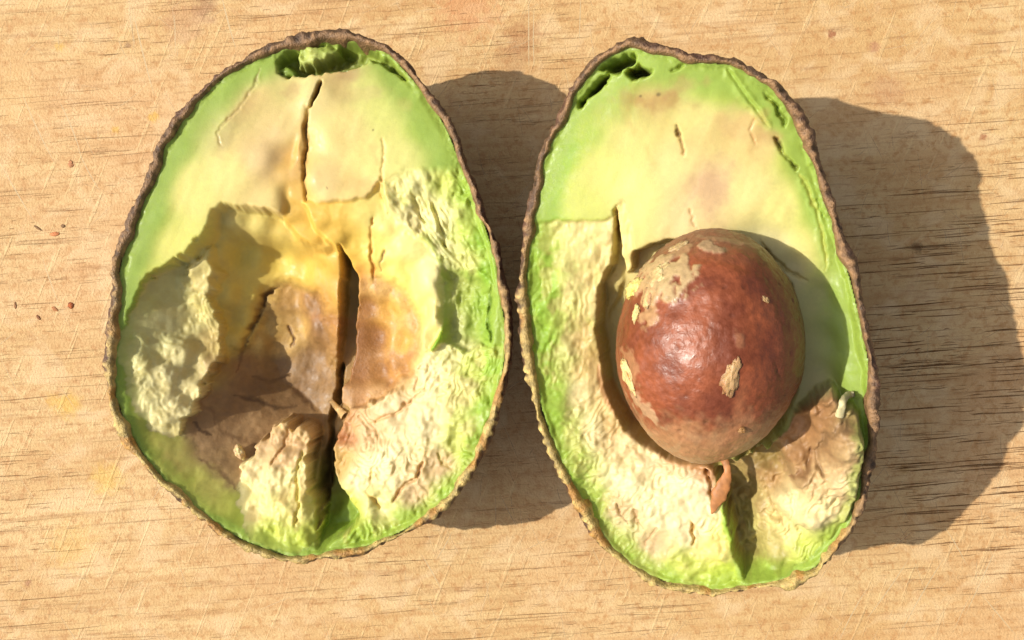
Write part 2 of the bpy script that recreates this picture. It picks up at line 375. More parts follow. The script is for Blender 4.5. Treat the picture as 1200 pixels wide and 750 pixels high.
class Flesh:
    def __init__(self, hf, step=1.0, inset=6.0, seed=1):
        self.hf = hf; P = hf.outline; lo = P.min(0); hi = P.max(0); self.seed = seed
        u = np.arange(lo[0], hi[0], step); v = np.arange(lo[1], hi[1], step)
        U, V = np.meshgrid(u, v); self.shape = U.shape; self.edge = sdist(U, V, P[::4])
        self.keep = (self.edge > inset); self.U = U; self.V = V
        self.bowl = hf.bowl(U, V)
        self.d = np.full(U.shape, 4.0); self.col = np.zeros(U.shape + (3,)); self.part = np.zeros(U.shape, np.int32)
        self.parts = ["flesh"]; self.wall = np.full(U.shape, 2.2); self.greening = .55
    def ctrl(self, pts, U, V, p=2.2, eps=60.0):
        P = np.array([self.hf.p(a[0], a[1], a[2]) for a in pts])
        Vv = np.array([np.r_[a[2], srgb(a[3], .62)] for a in pts])
        r = idw(U, V, P, Vv, p, eps); return r[..., 0], r[..., 1:]
    def base(self, pts):
        d, c = self.ctrl(pts, self.U, self.V, 2.3, 220)
        s = self.seed
        d = d + 1.2 * (fbm(self.U / 70, self.V / 70, s, 3) - .5) * 2 + 0.25 * (fbm(self.U / 8, self.V / 8, s + 3, 3) - .5)
        a = math.radians(64); ru, rv = self.U * math.cos(a) + self.V * math.sin(a), -self.U * math.sin(a) + self.V * math.cos(a)
        st = fbm(ru / 110, rv / 30, s + 7, 3); d = d - 2.6 * (st - .5)
        k = (.14 * sm(.50, .75, fbm(ru / 50, rv / 26 + 5, s + 8, 4)))[..., None]; c = c * (1 - k) + srgb((228, 190, 116), .62) * k
        wid = 36 + 22 * (fbm(self.U / 90, self.V / 90, s + 12, 2) - .5) * 2
        k = (.85 * sm(1.0, 0.25, (self.edge - 10) / wid))[..., None]; c = c * (1 - k) + srgb((158, 207, 98), .62) * k
        self.d = d; self.col = c
    def tint(self, spots):
        """pigment patches (bruises, greening): x, y, d, rx, ry, angle, colour, amount, raggedness"""
        for i, (x, y, d, rx, ry, ang, colr, amt, rag) in enumerate(spots):
            q = self.hf.p(x, y, d); a = math.radians(ang); R = 1.9 * max(rx, ry) + 2
            j = np.where(np.abs(self.V[:, 0] - q[1]) < R)[0]; i2 = np.where(np.abs(self.U[0] - q[0]) < R)[0]
            sl = (slice(j[0], j[-1] + 1), slice(i2[0], i2[-1] + 1)); U, V = self.U[sl], self.V[sl]
            du, dv = U - q[0], V - q[1]
            e = np.hypot((du * math.cos(a) + dv * math.sin(a)) / rx, (-du * math.sin(a) + dv * math.cos(a)) / ry)
            e = e + rag * (fbm(U / 11, V / 11, 200 + i, 4) - .5) * 2
            k = (.72 * amt * sm(1.05, 0.15, e))[..., None]
            self.col[sl] = self.col[sl] * (1 - k) + srgb(colr, .62) * k
    def region(self, poly, pd, pts, edge=2.0, rag=(3, 9), tex=(3, 14, 0, 1.0), part=None, fine=0.9, eps=60.0, lump=None, mott=None):
        """an area with its own depth, colours and torn texture; tex = amplitude, scale, fibre angle, stretch"""
        s = self.seed * 31 + len(self.parts) * 7 + int(abs(poly[0][0])); U, V = self.U, self.V
        PP = np.array([self.hf.p(q[0], q[1], q[2] if len(q) > 2 else pd) for q in poly])
        lo = PP.min(0) - 25; hi = PP.max(0) + 25
        j = np.where((V[:, 0] > lo[1]) & (V[:, 0] < hi[1]))[0]; i = np.where((U[0] > lo[0]) & (U[0] < hi[0]))[0]
        sl = (slice(j[0], j[-1] + 1), slice(i[0], i[-1] + 1)); u, v = U[sl], V[sl]
        wu = u + rag[0] * 2 * (fbm(u / rag[1], v / rag[1], s, 4, gain=.6) - .5); wv = v + rag[0] * 2 * (fbm(u / rag[1], v / rag[1], s + 11, 4, gain=.6) - .5)
        sd = sdist(wu, wv, PP); m = sm(-edge, edge, sd)
        d, c = self.ctrl(pts, u, v, 2.0, eps)
        a = math.radians(tex[2]); ru, rv = u * math.cos(a) + v * math.sin(a), -u * math.sin(a) + v * math.cos(a)
        wob = 6 * (fbm(u / 25, v / 25, s + 20, 2) - .5)
        wc = 5 * (fbm(u / 12, v / 12, s + 51, 2) - .5); z0 = np.zeros_like(u)
        cr = (.55 - worley((ru + wc) / (10 * (1 + .5 * (tex[3] - 1))), (rv + wob + wc) / 10, z0, s + 52)) + .6 * (.55 - worley(ru / (5 * (1 + .5 * (tex[3] - 1))), (rv - wc) / 5, z0, s + 55)) if tex[0] >= 2.5 else 0.0
        t = .34 * cr * sm(.40, .62, fbm(u / 24, v / 24, s + 58, 3)) + .16 * (ridged(ru / (tex[1] * tex[3]), (rv + wob) / tex[1], s + 5, 4) - .55) + .55 * (fbm(ru / (tex[1] * .9 * (1 + .6 * (tex[3] - 1))), (rv + wob) / tex[1] * 1.1, s + 6, 5, gain=.5) - .5)
        d = d - tex[0] * 1.9 * t * (.45 + 1.1 * fbm(u / 45, v / 45, s + 41, 2)) - fine * 1.1 * (fbm(u / 3.6, v / 3.6, s + 8, 2) - .5)
        if tex[0] >= 3:
            Lg = fbm(ru / (34 * (1 + .4 * (tex[3] - 1))), rv / 26, s + 33, 4) * 9; fr_ = Lg - np.floor(Lg); d = d + .75 * tex[0] * (sm(.0, .3, fr_) - fr_) * sm(.35, .6, fbm(u / 40, v / 40, s + 36, 2))
        if lump: d = d - lump[0] * 2 * (fbm(u / lump[1], v / lump[1], s + 15, 3) - .5)
        if mott:                                          # patches of another pigment
            mc, mamt, msc = mott
            k = (mamt * sm(.5, .68, fbm(ru / (msc * max(1, tex[3] * .6)), rv / msc, s + 25, 4)))[..., None]
            c = c * (1 - k) + srgb(mc, .62) * k
        self.d[sl] = self.d[sl] * (1 - m) + d * m
        cw = max(1.2, edge * .8); mc_ = sm(-cw, cw, sd)[..., None]
        self.col[sl] = self.col[sl] * (1 - mc_) + c * mc_
        if part is not None:
            if part not in self.parts: self.parts.append(part)
            pid = self.parts.index(part); self.part[sl] = np.where(sd > -0.3, pid, self.part[sl])
        else:
            self.part[sl] = np.where(sd > -0.3, 0, self.part[sl])
    def groove(self, line, d0, depth, w0, w1=None, colr=None, lift=0.0, rag=3.0):
        L = np.array([self.hf.p(x, y, d0) for x, y in line]); w1 = w0 if w1 is None else w1
        if w0 < 5: w0 *= .62; w1 *= .62; depth *= .75; lift *= .8
        lo = L.min(0) - 30; hi = L.max(0) + 30
        j = np.where((self.V[:, 0] > lo[1]) & (self.V[:, 0] < hi[1]))[0]; i = np.where((self.U[0] > lo[0]) & (self.U[0] < hi[0]))[0]
        sl = (slice(j[0], j[-1] + 1), slice(i[0], i[-1] + 1)); u0, v0 = self.U[sl], self.V[sl]
        ns = 7 if w0 < 5 else 16
        u = u0 + rag * 2 * (fbm(u0 / ns, v0 / ns, int(line[0][0]), 3) - .5); v = v0 + rag * 2 * (fbm(u0 / ns, v0 / ns, int(line[0][1]) + 3, 3) - .5)
        dist, t = seg_dist(u, v, L, False)
        w = w0 + (w1 - w0) * t; w = w * (1 - 0.8 * np.abs(2 * t - 1) ** 6)
        br = 1.0 if w0 > 5 else sm(.25, .6, fbm(self.U[sl] / 9, self.V[sl] / 9, int(line[0][0]) + 5, 2)) * .45 + .55
        w = w * (.55 + .9 * fbm(u0 / (ns - 1), v0 / (ns - 1), int(line[0][1]), 2))
        k = sm(1.0, 0.0 if w0 > 5 else 0.2, dist / w) * br
        self.d[sl] += depth * k
        if lift: self.d[sl] -= lift * np.exp(-((dist - 2.2 * w) / (1.4 * w)) ** 2)
        if colr is not None:
            kk = (.8 * br * sm(2.0 if w0 < 5 else 1.2, 0.3, dist / w))[..., None]; self.col[sl] = self.col[sl] * (1 - kk) + srgb(colr, .62) * kk
    def finish(self, parent, mats, wet=None):
        s = self.seed
        d = np.minimum(self.d, self.bowl - 9)
        d = np.minimum(d, 2.5 + np.clip(self.edge - 9.5 - 3 * (fbm(self.U / 10, self.V / 10, s + 90, 3) - .5), 0, None) * self.wall)
        for _ in range(2):
            b = d.copy(); b[1:-1, 1:-1] = (4 * d[1:-1, 1:-1] + d[:-2, 1:-1] + d[2:, 1:-1] + d[1:-1, :-2] + d[1:-1, 2:]) / 8; d = b
        ke = (self.greening * sm(26, 13, self.edge + 16 * (fbm(self.U / 12, self.V / 12, s + 95, 4) - .5)))[..., None]
        self.col = self.col * (1 - ke) + srgb((156, 204, 84), .62) * ke
        d = d + 1.5 * sm(16, 8, self.edge) * (fbm(self.U / 9, self.V / 9, s + 60, 3) * 3 - 1)   # uneven where it leaves the peel
        self.d = d; W = -d + self.hf.warp(self.U, self.V)
        c = self.col * (1 + 0.05 * (fbm(self.U / 14, self.V / 14, s + 70, 4) - .5)[..., None] * 2)
        c = c * (1 + 0.03 * (fbm(self.U / 2.5, self.V / 2.5, s + 77, 2) - .5)[..., None] * 2)
        gr = np.clip((c[..., 1] - c[..., 0]) / c[..., 1], 0, 1); c = c * np.stack([1 + .10 * gr, 1 - .32 * gr, 1 - .50 * gr], -1) * np.array([1.02, .95, .92])
        col = np.clip(c, 0.01, 0.85)
        k = self.keep; q = k[:-1, :-1] & k[1:, :-1] & k[1:, 1:] & k[:-1, 1:]
        idx = np.arange(k.size).reshape(k.shape)
        F = np.stack([idx[:-1, :-1], idx[:-1, 1:], idx[1:, 1:], idx[1:, :-1]], -1)[q]
        pid = self.part[:-1, :-1][q]; XYZ = np.stack([self.U, self.V, W], -1).reshape(-1, 3); col = col.reshape(-1, 3)
        objs = {}
        for i, nm in enumerate(self.parts):
            f = F[pid == i]
            if not len(f): continue
            used, inv = np.unique(f.ravel(), return_inverse=True)
            objs[nm] = mesh_obj(nm, XYZ[used], inv.reshape(-1, 4), mats.get(nm, M_FLESH), parent, col[used])
        return objs
    def depth_at(self, x, y):
        q = self.hf.p(x, y, 0)
        for _ in range(4):
            i = np.clip(int(round((q[1] - self.V[0, 0]))), 0, self.shape[0] - 1); j = np.clip(int(round((q[0] - self.U[0, 0]))), 0, self.shape[1] - 1)
            q = self.hf.p(x, y, self.d[i, j])
        return self.d[i, j]

def place(hf, name):
    from mathutils import Matrix
    e = empty(name); M = Matrix.Identity(4)
    for r in range(3):
        M[r][0], M[r][1], M[r][2], M[r][3] = hf.eu[r], hf.ev[r], hf.n[r], hf.O[r] * S
    e.matrix_world = M; return e

def blob(name, pos, size, mat, colr, parent=None, normal=(0, 0, 1), ang=0.0, seed=0, rough=0.35, colr2=None, n=20):
    """a small torn lump: noise-shaped ellipsoid, flat side down along its normal"""
    th = np.linspace(0, math.pi, n); ph = np.linspace(0, 2 * math.pi, 2 * n, endpoint=False)
    T, Pp = np.meshgrid(th, ph, indexing='ij')
    x, y, z = np.sin(T) * np.cos(Pp), np.sin(T) * np.sin(Pp), np.cos(T)
    r = 1 + rough * 2 * (fbm(x * 2.1 + seed, y * 2.1 - seed, seed, 4, z=z * 1.6 + 3, gain=.6) - .5) + rough * .5 * (fbm(x * 5 + 9, y * 5, seed + 3, 2, z=z * 5) - .5)
    x, y, z = x * r * size[0], y * r * size[1], z * r * size[2]
    c, s_ = math.cos(math.radians(ang)), math.sin(math.radians(ang)); x, y = x * c - y * s_, x * s_ + y * c
    nz = np.asarray(normal, float); nz /= np.linalg.norm(nz); ex = np.cross([0, 1, 0], nz); ex /= np.linalg.norm(ex); ey = np.cross(nz, ex)
    X = np.asarray(pos) + x[..., None] * ex + y[..., None] * ey + z[..., None] * nz
    idx = np.arange(T.size).reshape(T.shape); a, b = idx[:-1], idx[1:]
    F = np.stack([a, b, np.roll(b, -1, 1), np.roll(a, -1, 1)], -1).reshape(-1, 4)
    k = sm(.4, .62, fbm(x / size[0] * 1.5 + 7, y / size[1] * 1.5, seed + 8, 3))[..., None]
    C = srgb(colr, .62) * (1 - k) + srgb(colr2 if colr2 is not None else colr, .62) * k
    return mesh_obj(name, X.reshape(-1, 3), F, mat, parent, C.reshape(-1, 3))

def strand(name, pts, widths, mat, colr, parent=None, seed=0, flat=0.5):
    """a rough fibre or strip through the given points"""
    P = np.asarray(pts, float); t = np.linspace(0, len(P) - 1, 40); 
    C = np.c_[[np.interp(t, range(len(P)), P[:, k]) for k in range(3)]].T
    for _ in range(25): C[1:-1] = (C[:-2] + 2 * C[1:-1] + C[2:]) / 4
    W = np.interp(t, np.linspace(0, len(P) - 1, len(widths)), widths)
    T = np.gradient(C, axis=0); T /= np.linalg.norm(T, axis=1)[:, None]
    Sd = np.cross(T, [0, 0, 1.0]); Sd /= np.linalg.norm(Sd, axis=1)[:, None] + 1e-9; Nn = np.cross(Sd, T)
    a = np.linspace(0, 2 * math.pi, 14, endpoint=False)
    X = C[:, None] + W[:, None, None] * (np.cos(a)[None, :, None] * Sd[:, None] + flat * np.sin(a)[None, :, None] * Nn[:, None])
    r = 0.3 * (fbm(X[..., 0] / 4, X[..., 1] / 4, seed, 3, z=X[..., 2] / 4) - .5) * 2
    X = C[:, None] + (X - C[:, None]) * (1 + r[..., None])
    idx = np.arange(40 * 14).reshape(40, 14); A, B = idx[:-1], idx[1:]
    F = np.stack([A, B, np.roll(B, -1, 1), np.roll(A, -1, 1)], -1).reshape(-1, 4)
    col = srgb(colr, .62) * (1 + 0.5 * (fbm(X[..., 0] / 6, X[..., 1] / 6, seed + 5, 3) - .5)[..., None] * 2)
    return mesh_obj(name, X.reshape(-1, 3), F, mat, parent, np.clip(col.reshape(-1, 3), .01, .9))

#@@LEFT
# ---------------------------------------------------------------- left half: stone gone, torn hollow
outL = [(400, 36), (432, 42), (458, 55), (484, 82), (508, 112), (530, 148), (546, 188), (562, 222), (575, 262), (588, 302), (594, 345), (600, 392), (597, 432), (588, 474),
        (574, 520), (552, 560), (528, 592), (496, 617), (462, 636), (425, 650), (390, 656), (352, 662), (318, 655), (280, 640), (245, 620), (212, 594), (182, 565), (156, 530),
        (138, 496), (126, 462), (124, 420), (126, 370), (131, 320), (142, 275), (160, 228), (176, 185), (200, 145), (228, 108), (262, 78), (300, 58), (340, 46), (370, 38)]
left = Half(outL, (362, 350), (169, 0.0, -0.01), None)
e_left = place(left, "avocado_half")
tag(e_left, "left avocado half with its stone gone and a torn brown hollow down the middle", "avocado", "the two halves of a cut avocado")
build_skin(left, e_left, 3, lambda x, y: sm(90, -160, y + 0.25 * x * 0))
fl = Flesh(left, seed=2)
fl.base([(215, 125, 3, (172, 212, 112)), (180, 200, 3, (146, 212, 84)), (150, 300, 4, (138, 208, 74)), (145, 370, 5, (140, 205, 74)), (145, 400, 6, (140, 205, 74)), (260, 90, 3, (150, 205, 92)), (300, 75, 4, (158, 212, 100)), (200, 165, 3, (152, 212, 90)), (165, 250, 3, (140, 210, 78)),
         (240, 150, 4, (210, 206, 128)), (222, 220, 4, (246, 236, 142)), (205, 290, 5, (232, 234, 126)), (188, 325, 5, (214, 230, 114)), (270, 200, 4, (250, 238, 152)), (300, 112, 5, (226, 206, 134)), (328, 150, 5, (236, 216, 146)), (340, 98, 6, (224, 216, 138)),
         (300, 185, 4, (240, 218, 156)), (318, 230, 6, (246, 226, 152)), (342, 190, 14, (222, 178, 92)), (346, 230, 20, (238, 196, 86)), (335, 205, 9, (232, 198, 120)),
         (370, 110, 0, (236, 222, 152)), (400, 150, 0, (246, 232, 152)), (375, 210, 0, (246, 222, 154)), (430, 100, 1, (216, 226, 132)), (460, 130, 1, (228, 240, 142)), (492, 110, 2, (160, 220, 92)), (505, 150, 1, (166, 228, 88)), (534, 190, 2, (148, 224, 80)), (470, 85, 3, (170, 215, 105)),
         (440, 190, 0, (248, 240, 152)), (480, 185, 1, (238, 242, 150)), (420, 220, 2, (246, 222, 142)), (400, 92, 3, (206, 186, 122)),
         (570, 300, 4, (130, 215, 60)), (580, 360, 4, (140, 220, 66)), (582, 420, 4, (150, 222, 70)), (570, 480, 4, (146, 218, 66)), (545, 545, 4, (140, 215, 66)), (505, 590, 4, (150, 218, 80)), (450, 618, 5, (160, 222, 86)), (400, 632, 6, (150, 212, 70)), (350, 645, 6, (150, 210, 66)), (295, 630, 6, (140, 205, 64)), (240, 595, 8, (130, 195, 62)), (190, 545, 8, (136, 192, 62)), (155, 480, 8, (140, 190, 62)), (148, 430, 8, (138, 192, 64))])
# inner hollow, left of the crack
fl.region([(250, 247), (262, 240), (278, 243), (300, 244), (318, 250), (333, 258), (350, 262), (372, 266), (390, 283), (402, 300, 30), (408, 345, 40), (406, 385, 50), (404, 415, 60), (412, 455, 60), (418, 500, 60), (412, 560, 50), (400, 625, 20), (330, 640, 10), (280, 616, 8), (230, 592, 8), (188, 548, 8), (160, 500, 8), (147, 450, 8), (143, 412), (152, 388), (170, 348), (185, 322), (215, 300), (235, 284), (246, 265)], 6,
          [(270, 254, 22, (240, 228, 140)), (300, 260, 30, (242, 228, 136)), (330, 270, 40, (242, 220, 116)), (358, 278, 36, (236, 200, 96)), (385, 300, 38, (238, 196, 90)), (397, 345, 48, (230, 182, 88)), (396, 300, 34, (238, 198, 92)), (396, 390, 64, (200, 150, 86)),
           (250, 290, 40, (242, 228, 130)), (290, 300, 74, (244, 228, 118)), (330, 306, 86, (244, 222, 108)), (356, 315, 80, (242, 210, 100)), (374, 318, 60, (236, 194, 88)), (235, 330, 44, (222, 206, 124)), (262, 340, 58, (242, 226, 122)), (290, 345, 78, (244, 224, 110)),  # upper hollow yellows lightened to stand in for light passing through the flesh
           (280, 375, 78, (242, 220, 108)), (262, 400, 66, (236, 214, 114)), (322, 352, 92, (232, 200, 108)), (350, 352, 94, (210, 170, 94)), (380, 352, 66, (206, 160, 86)), (332, 390, 104, (222, 188, 102)), (360, 395, 100, (180, 142, 86)), (386, 400, 82, (176, 136, 82)), (350, 428, 106, (170, 138, 92)), (300, 435, 98, (172, 138, 92)), (322, 462, 104, (160, 130, 88)), (375, 460, 102, (172, 138, 94)),
           (340, 500, 100, (180, 146, 100)), (258, 490, 80, (190, 156, 110)), (290, 540, 84, (190, 158, 110)), (245, 528, 66, (184, 154, 104)), (320, 580, 78, (184, 164, 98)), (370, 560, 84, (184, 174, 94)), (370, 612, 52, (176, 198, 84)), (230, 480, 72, (182, 148, 102)), (402, 520, 76, (184, 150, 100)), (402, 570, 60, (180, 180, 94)),
           (151, 430, 8, (168, 205, 82)), (165, 470, 15, (206, 222, 104)), (185, 510, 22, (206, 222, 104)), (225, 560, 22, (206, 222, 104)), (280, 600, 18, (180, 214, 86)), (205, 515, 38, (216, 216, 116)), (225, 540, 40, (216, 216, 116)), (250, 562, 40, (216, 216, 116)), (275, 588, 36, (206, 220, 108)), (178, 488, 24, (206, 222, 104)), (150, 455, 9, (206, 222, 104))],
          edge=4.0, rag=(3.5, 14), tex=(2.0, 26, 60, 1.6), fine=0.3, eps=160, lump=(1.5, 36), mott=((206, 180, 100), .3, 24))
# amber slope down to the crack
fl.region([(360, 126), (353, 150), (346, 180), (338, 205), (336, 232), (330, 258), (345, 278), (375, 292), (394, 287), (374, 264), (358, 237), (354, 200), (357, 170), (357, 150)], 10,
          [(354, 155, 5, (226, 190, 110)), (345, 200, 9, (224, 186, 108)), (350, 225, 12, (232, 194, 100)), (342, 250, 18, (234, 196, 92)), (345, 266, 25, (236, 198, 90)), (368, 272, 24, (242, 200, 88)), (386, 286, 30, (238, 202, 98))], edge=4, rag=(3, 14), tex=(.8, 26, 75, 2), fine=.2)
# seed-coat membrane left in the hollow
fl.region([(300, 350), (312, 338), (330, 334), (352, 338), (372, 345), (384, 372), (388, 410), (390, 450), (380, 475), (372, 500), (355, 505), (338, 512), (325, 540), (300, 572), (288, 562), (268, 545), (250, 525), (238, 505), (232, 490), (238, 468), (248, 456), (262, 455), (275, 440), (282, 412), (294, 385)], 78,
          [(312, 350, 90, (220, 186, 104)), (340, 350, 94, (200, 160, 90)), (365, 350, 82, (170, 128, 74)), (320, 385, 98, (226, 194, 106)), (344, 380, 102, (212, 176, 98)), (378, 380, 82, (160, 120, 70)), (300, 400, 90, (226, 192, 108)), (330, 405, 104, (214, 178, 100)), (290, 428, 94, (172, 136, 88)), (330, 428, 106, (150, 118, 76)), (360, 425, 106, (156, 124, 80)), (384, 440, 100, (170, 134, 84)), (310, 455, 104, (142, 112, 74)), (350, 460, 108, (152, 122, 82)), (280, 470, 94, (166, 134, 92)), (240, 475, 76, (180, 148, 102)), (300, 500, 94, (194, 162, 116)), (255, 510, 80, (194, 162, 116)), (340, 490, 102, (180, 148, 102)), (290, 545, 86, (196, 166, 116)), (262, 535, 76, (188, 158, 110))],
          edge=10, rag=(9, 22), tex=(2.4, 26, 75, 2.2), part="seed_membrane", fine=0.25, lump=(2.5, 30), mott=((140, 106, 68), .35, 20))
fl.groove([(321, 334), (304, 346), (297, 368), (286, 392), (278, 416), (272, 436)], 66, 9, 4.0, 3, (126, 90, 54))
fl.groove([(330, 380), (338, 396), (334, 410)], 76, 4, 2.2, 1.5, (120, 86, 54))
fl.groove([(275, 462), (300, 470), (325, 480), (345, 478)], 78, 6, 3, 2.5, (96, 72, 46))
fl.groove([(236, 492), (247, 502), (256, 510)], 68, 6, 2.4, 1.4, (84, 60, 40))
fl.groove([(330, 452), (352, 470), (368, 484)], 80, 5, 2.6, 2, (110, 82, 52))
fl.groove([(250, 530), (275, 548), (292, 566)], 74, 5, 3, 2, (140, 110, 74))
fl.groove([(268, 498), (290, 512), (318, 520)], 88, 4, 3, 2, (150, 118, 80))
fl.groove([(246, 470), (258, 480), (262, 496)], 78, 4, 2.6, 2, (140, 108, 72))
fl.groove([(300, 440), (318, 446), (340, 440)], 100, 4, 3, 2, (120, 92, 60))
# pale torn flap on the left
fl.region([(158, 388), (172, 352), (186, 326), (212, 306), (224, 308), (216, 322), (222, 338), (240, 345), (250, 380), (252, 420), (243, 445), (235, 455), (229, 480), (218, 490), (214, 512), (200, 508), (180, 497), (168, 480), (160, 450), (153, 420)], 34,
          [(178, 355, 28, (222, 222, 140)), (195, 340, 36, (222, 220, 150)), (200, 372, 42, (222, 220, 160)), (226, 378, 46, (226, 220, 150)), (185, 400, 30, (226, 226, 160)), (163, 398, 14, (222, 224, 150)), (190, 440, 18, (240, 234, 176)), (205, 480, 18, (244, 236, 176)), (212, 505, 22, (246, 236, 164)), (172, 470, 12, (240, 236, 170)), (232, 430, 42, (230, 218, 154)), (245, 400, 52, (226, 206, 134)), (240, 358, 44, (230, 222, 140)), (160, 430, 10, (236, 236, 166)), (185, 490, 14, (242, 236, 170)), (222, 460, 32, (238, 228, 164)), (210, 420, 30, (234, 228, 164))],
          edge=1.4, rag=(7.5, 12), tex=(3.6, 20, 100, 1.8), part="torn_flesh_flap", fine=1.0, lump=(4, 18), mott=((210, 196, 120), .35, 10))
fl.region([(221, 305), (230, 300), (240, 286), (247, 288), (244, 305), (250, 318), (246, 340), (236, 346), (226, 340), (217, 326)], 30,
          [(230, 310, 30, (236, 226, 150)), (238, 325, 36, (232, 220, 144)), (243, 298, 28, (234, 222, 134)), (230, 338, 40, (232, 222, 150))], edge=4, rag=(6, 11), tex=(2.5, 14, 60, 1.5))
# hollow, right of the crack: sunlit yellow facets, then the stone's print
fl.region([(353, 236), (395, 236), (430, 233), (445, 215), (456, 246), (480, 270), (500, 282), (516, 310), (521, 345), (519, 385), (505, 408), (494, 440), (474, 466), (440, 482), (412, 492), (396, 474, 40), (400, 430, 50), (403, 400, 50), (405, 345, 40), (402, 300, 20), (385, 286), (367, 265)], 8,
          [(376, 248, 8, (242, 202, 92)), (400, 246, 8, (244, 208, 100)), (424, 246, 8, (248, 230, 130)), (450, 258, 10, (250, 240, 146)), (480, 288, 10, (252, 245, 156)), (510, 326, 6, (252, 248, 176)), (514, 370, 9, (250, 245, 166)), (394, 276, 16, (242, 204, 92)), (412, 290, 24, (242, 208, 92)), (440, 296, 22, (250, 238, 128)), (470, 326, 24, (250, 238, 128)), (495, 368, 26, (250, 236, 126)), (408, 312, 32, (244, 200, 88)), (424, 326, 38, (230, 166, 76)), (440, 330, 34, (244, 222, 116)), (462, 340, 34, (248, 230, 120)), (505, 400, 22, (244, 220, 140)), (440, 478, 44, (226, 190, 134)), (400, 472, 54, (196, 156, 106)), (412, 488, 46, (220, 190, 140)), (470, 462, 36, (236, 206, 146)), (402, 430, 56, (190, 144, 90))],
          edge=2.0, rag=(2.5, 10), tex=(1.8, 24, 70, 1.8), fine=0.3, lump=(1.5, 20))
fl.groove([(437, 256), (434, 290), (436, 318), (434, 330)], 24, 7, 3.0, 3.5, (206, 138, 60))
fl.groove([(451, 292), (447, 305), (446, 318)], 26, 4, 2.0, 1.4, (150, 110, 60))
fl.groove([(446, 205), (449, 225), (455, 250)], 6, 6, 2.6, 2.2, (225, 190, 110))
fl.region([(414, 338), (426, 326), (444, 324), (464, 334), (482, 352), (494, 378), (494, 408), (482, 436), (462, 458), (440, 474), (414, 480), (404, 450), (404, 420), (408, 380)], 44,
          [(424, 335, 40, (226, 180, 106)), (445, 336, 38, (236, 196, 120)), (470, 352, 36, (238, 198, 112)), (488, 384, 36, (232, 182, 112)), (488, 412, 38, (228, 180, 116)), (430, 360, 54, (166, 116, 62)), (455, 365, 52, (226, 176, 80)), (440, 395, 62, (156, 106, 54)), (472, 400, 50, (232, 184, 88)), (420, 395, 60, (152, 104, 58)), (420, 435, 60, (158, 110, 62)), (445, 435, 60, (172, 122, 64)), (468, 430, 48, (220, 168, 92)), (415, 465, 52, (202, 156, 104)), (445, 462, 50, (212, 170, 112))],
          edge=7, rag=(5, 20), tex=(.4, 30, 80, 2.2), part="seed_print", fine=0.35, lump=(.2, 28), mott=((150, 100, 54), .4, 18))
# ragged upper right
fl.region([(452, 212), (480, 206), (520, 200), (556, 192), (578, 226), (594, 276), (604, 330), (570, 334), (545, 322), (522, 318), (516, 308), (500, 282), (480, 270), (456, 246)], 5,
          [(465, 225, 5, (246, 240, 160)), (490, 220, 4, (240, 242, 166)), (520, 215, 4, (214, 240, 126)), (545, 220, 4, (160, 226, 80)), (500, 250, 9, (246, 242, 180)), (520, 260, 7, (236, 242, 170)), (545, 270, 7, (190, 230, 110)), (562, 280, 7, (140, 218, 66)), (525, 300, 12, (244, 240, 180)), (545, 310, 11, (226, 236, 150)), (572, 320, 8, (136, 214, 62)), (490, 262, 8, (248, 240, 170))],
          edge=9, rag=(6, 14), tex=(7, 17, -62, 2.4), fine=0.8, lump=(3, 14), mott=((190, 226, 110), .4, 10))
fl.groove([(482, 225), (490, 245), (498, 262)], 6, 8, 4, 3)
fl.groove([(505, 235), (515, 262), (524, 290)], 8, 10, 4.5, 3.5)
# shaded trough beside the peel
fl.region([(521, 320), (545, 318), (562, 328), (573, 345), (576, 380), (571, 405), (558, 428), (540, 416), (523, 402), (518, 370)], 18,
          [(528, 345, 24, (206, 218, 136)), (545, 350, 30, (176, 212, 106)), (562, 355, 26, (150, 208, 84)), (535, 380, 30, (200, 218, 130)), (555, 385, 30, (170, 212, 104)), (545, 408, 20, (216, 226, 150)), (568, 385, 22, (144, 206, 78))],
          edge=9, rag=(5, 13), tex=(4, 18, 70, 1.4), fine=.8, lump=(4, 14))
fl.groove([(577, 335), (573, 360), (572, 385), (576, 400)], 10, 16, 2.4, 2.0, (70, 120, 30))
# lower right: rough cream flesh
fl.region([(498, 414), (520, 402), (545, 418), (560, 405), (606, 405), (606, 450), (592, 500), (570, 552), (534, 598), (490, 628), (440, 650), (412, 656), (396, 604, 30), (390, 560, 40), (394, 510, 50), (410, 478, 50), (440, 470, 42), (474, 454, 32)], 12,
          [(530, 420, 14, (236, 240, 166)), (502, 440, 18, (250, 240, 186)), (545, 460, 8, (226, 236, 146)), (470, 485, 24, (246, 230, 180)), (432, 505, 32, (232, 200, 150)), (404, 505, 42, (196, 140, 92)), (450, 540, 16, (253, 246, 196)), (500, 500, 12, (250, 240, 186)), (510, 545, 8, (230, 206, 156)), (485, 575, 8, (226, 202, 156)), (420, 560, 22, (252, 246, 190)), (408, 592, 30, (206, 226, 100)), (535, 510, 6, (214, 234, 130)), (578, 430, 4, (150, 220, 76)), (572, 480, 4, (150, 220, 76)), (556, 525, 4, (150, 216, 74)), (524, 575, 4, (160, 220, 80)), (480, 608, 4, (170, 224, 90)), (440, 625, 5, (166, 222, 84)), (415, 635, 6, (160, 216, 80)), (440, 590, 12, (240, 240, 160)), (480, 445, 26, (238, 208, 150)), (552, 430, 12, (200, 230, 120)), (398, 540, 44, (214, 180, 110)), (470, 560, 12, (248, 236, 180))],
          edge=2.2, rag=(6.5, 12), tex=(6, 20, 70, 1.5), fine=0.9, lump=(5, 18), mott=((224, 196, 142), .4, 14))
fl.groove([(495, 540), (488, 560), (470, 570), (460, 590)], 10, 9, 4, 3, (206, 166, 118))
fl.groove([(512, 530), (520, 545), (528, 552)], 8, 7, 3, 3, (170, 170, 90))
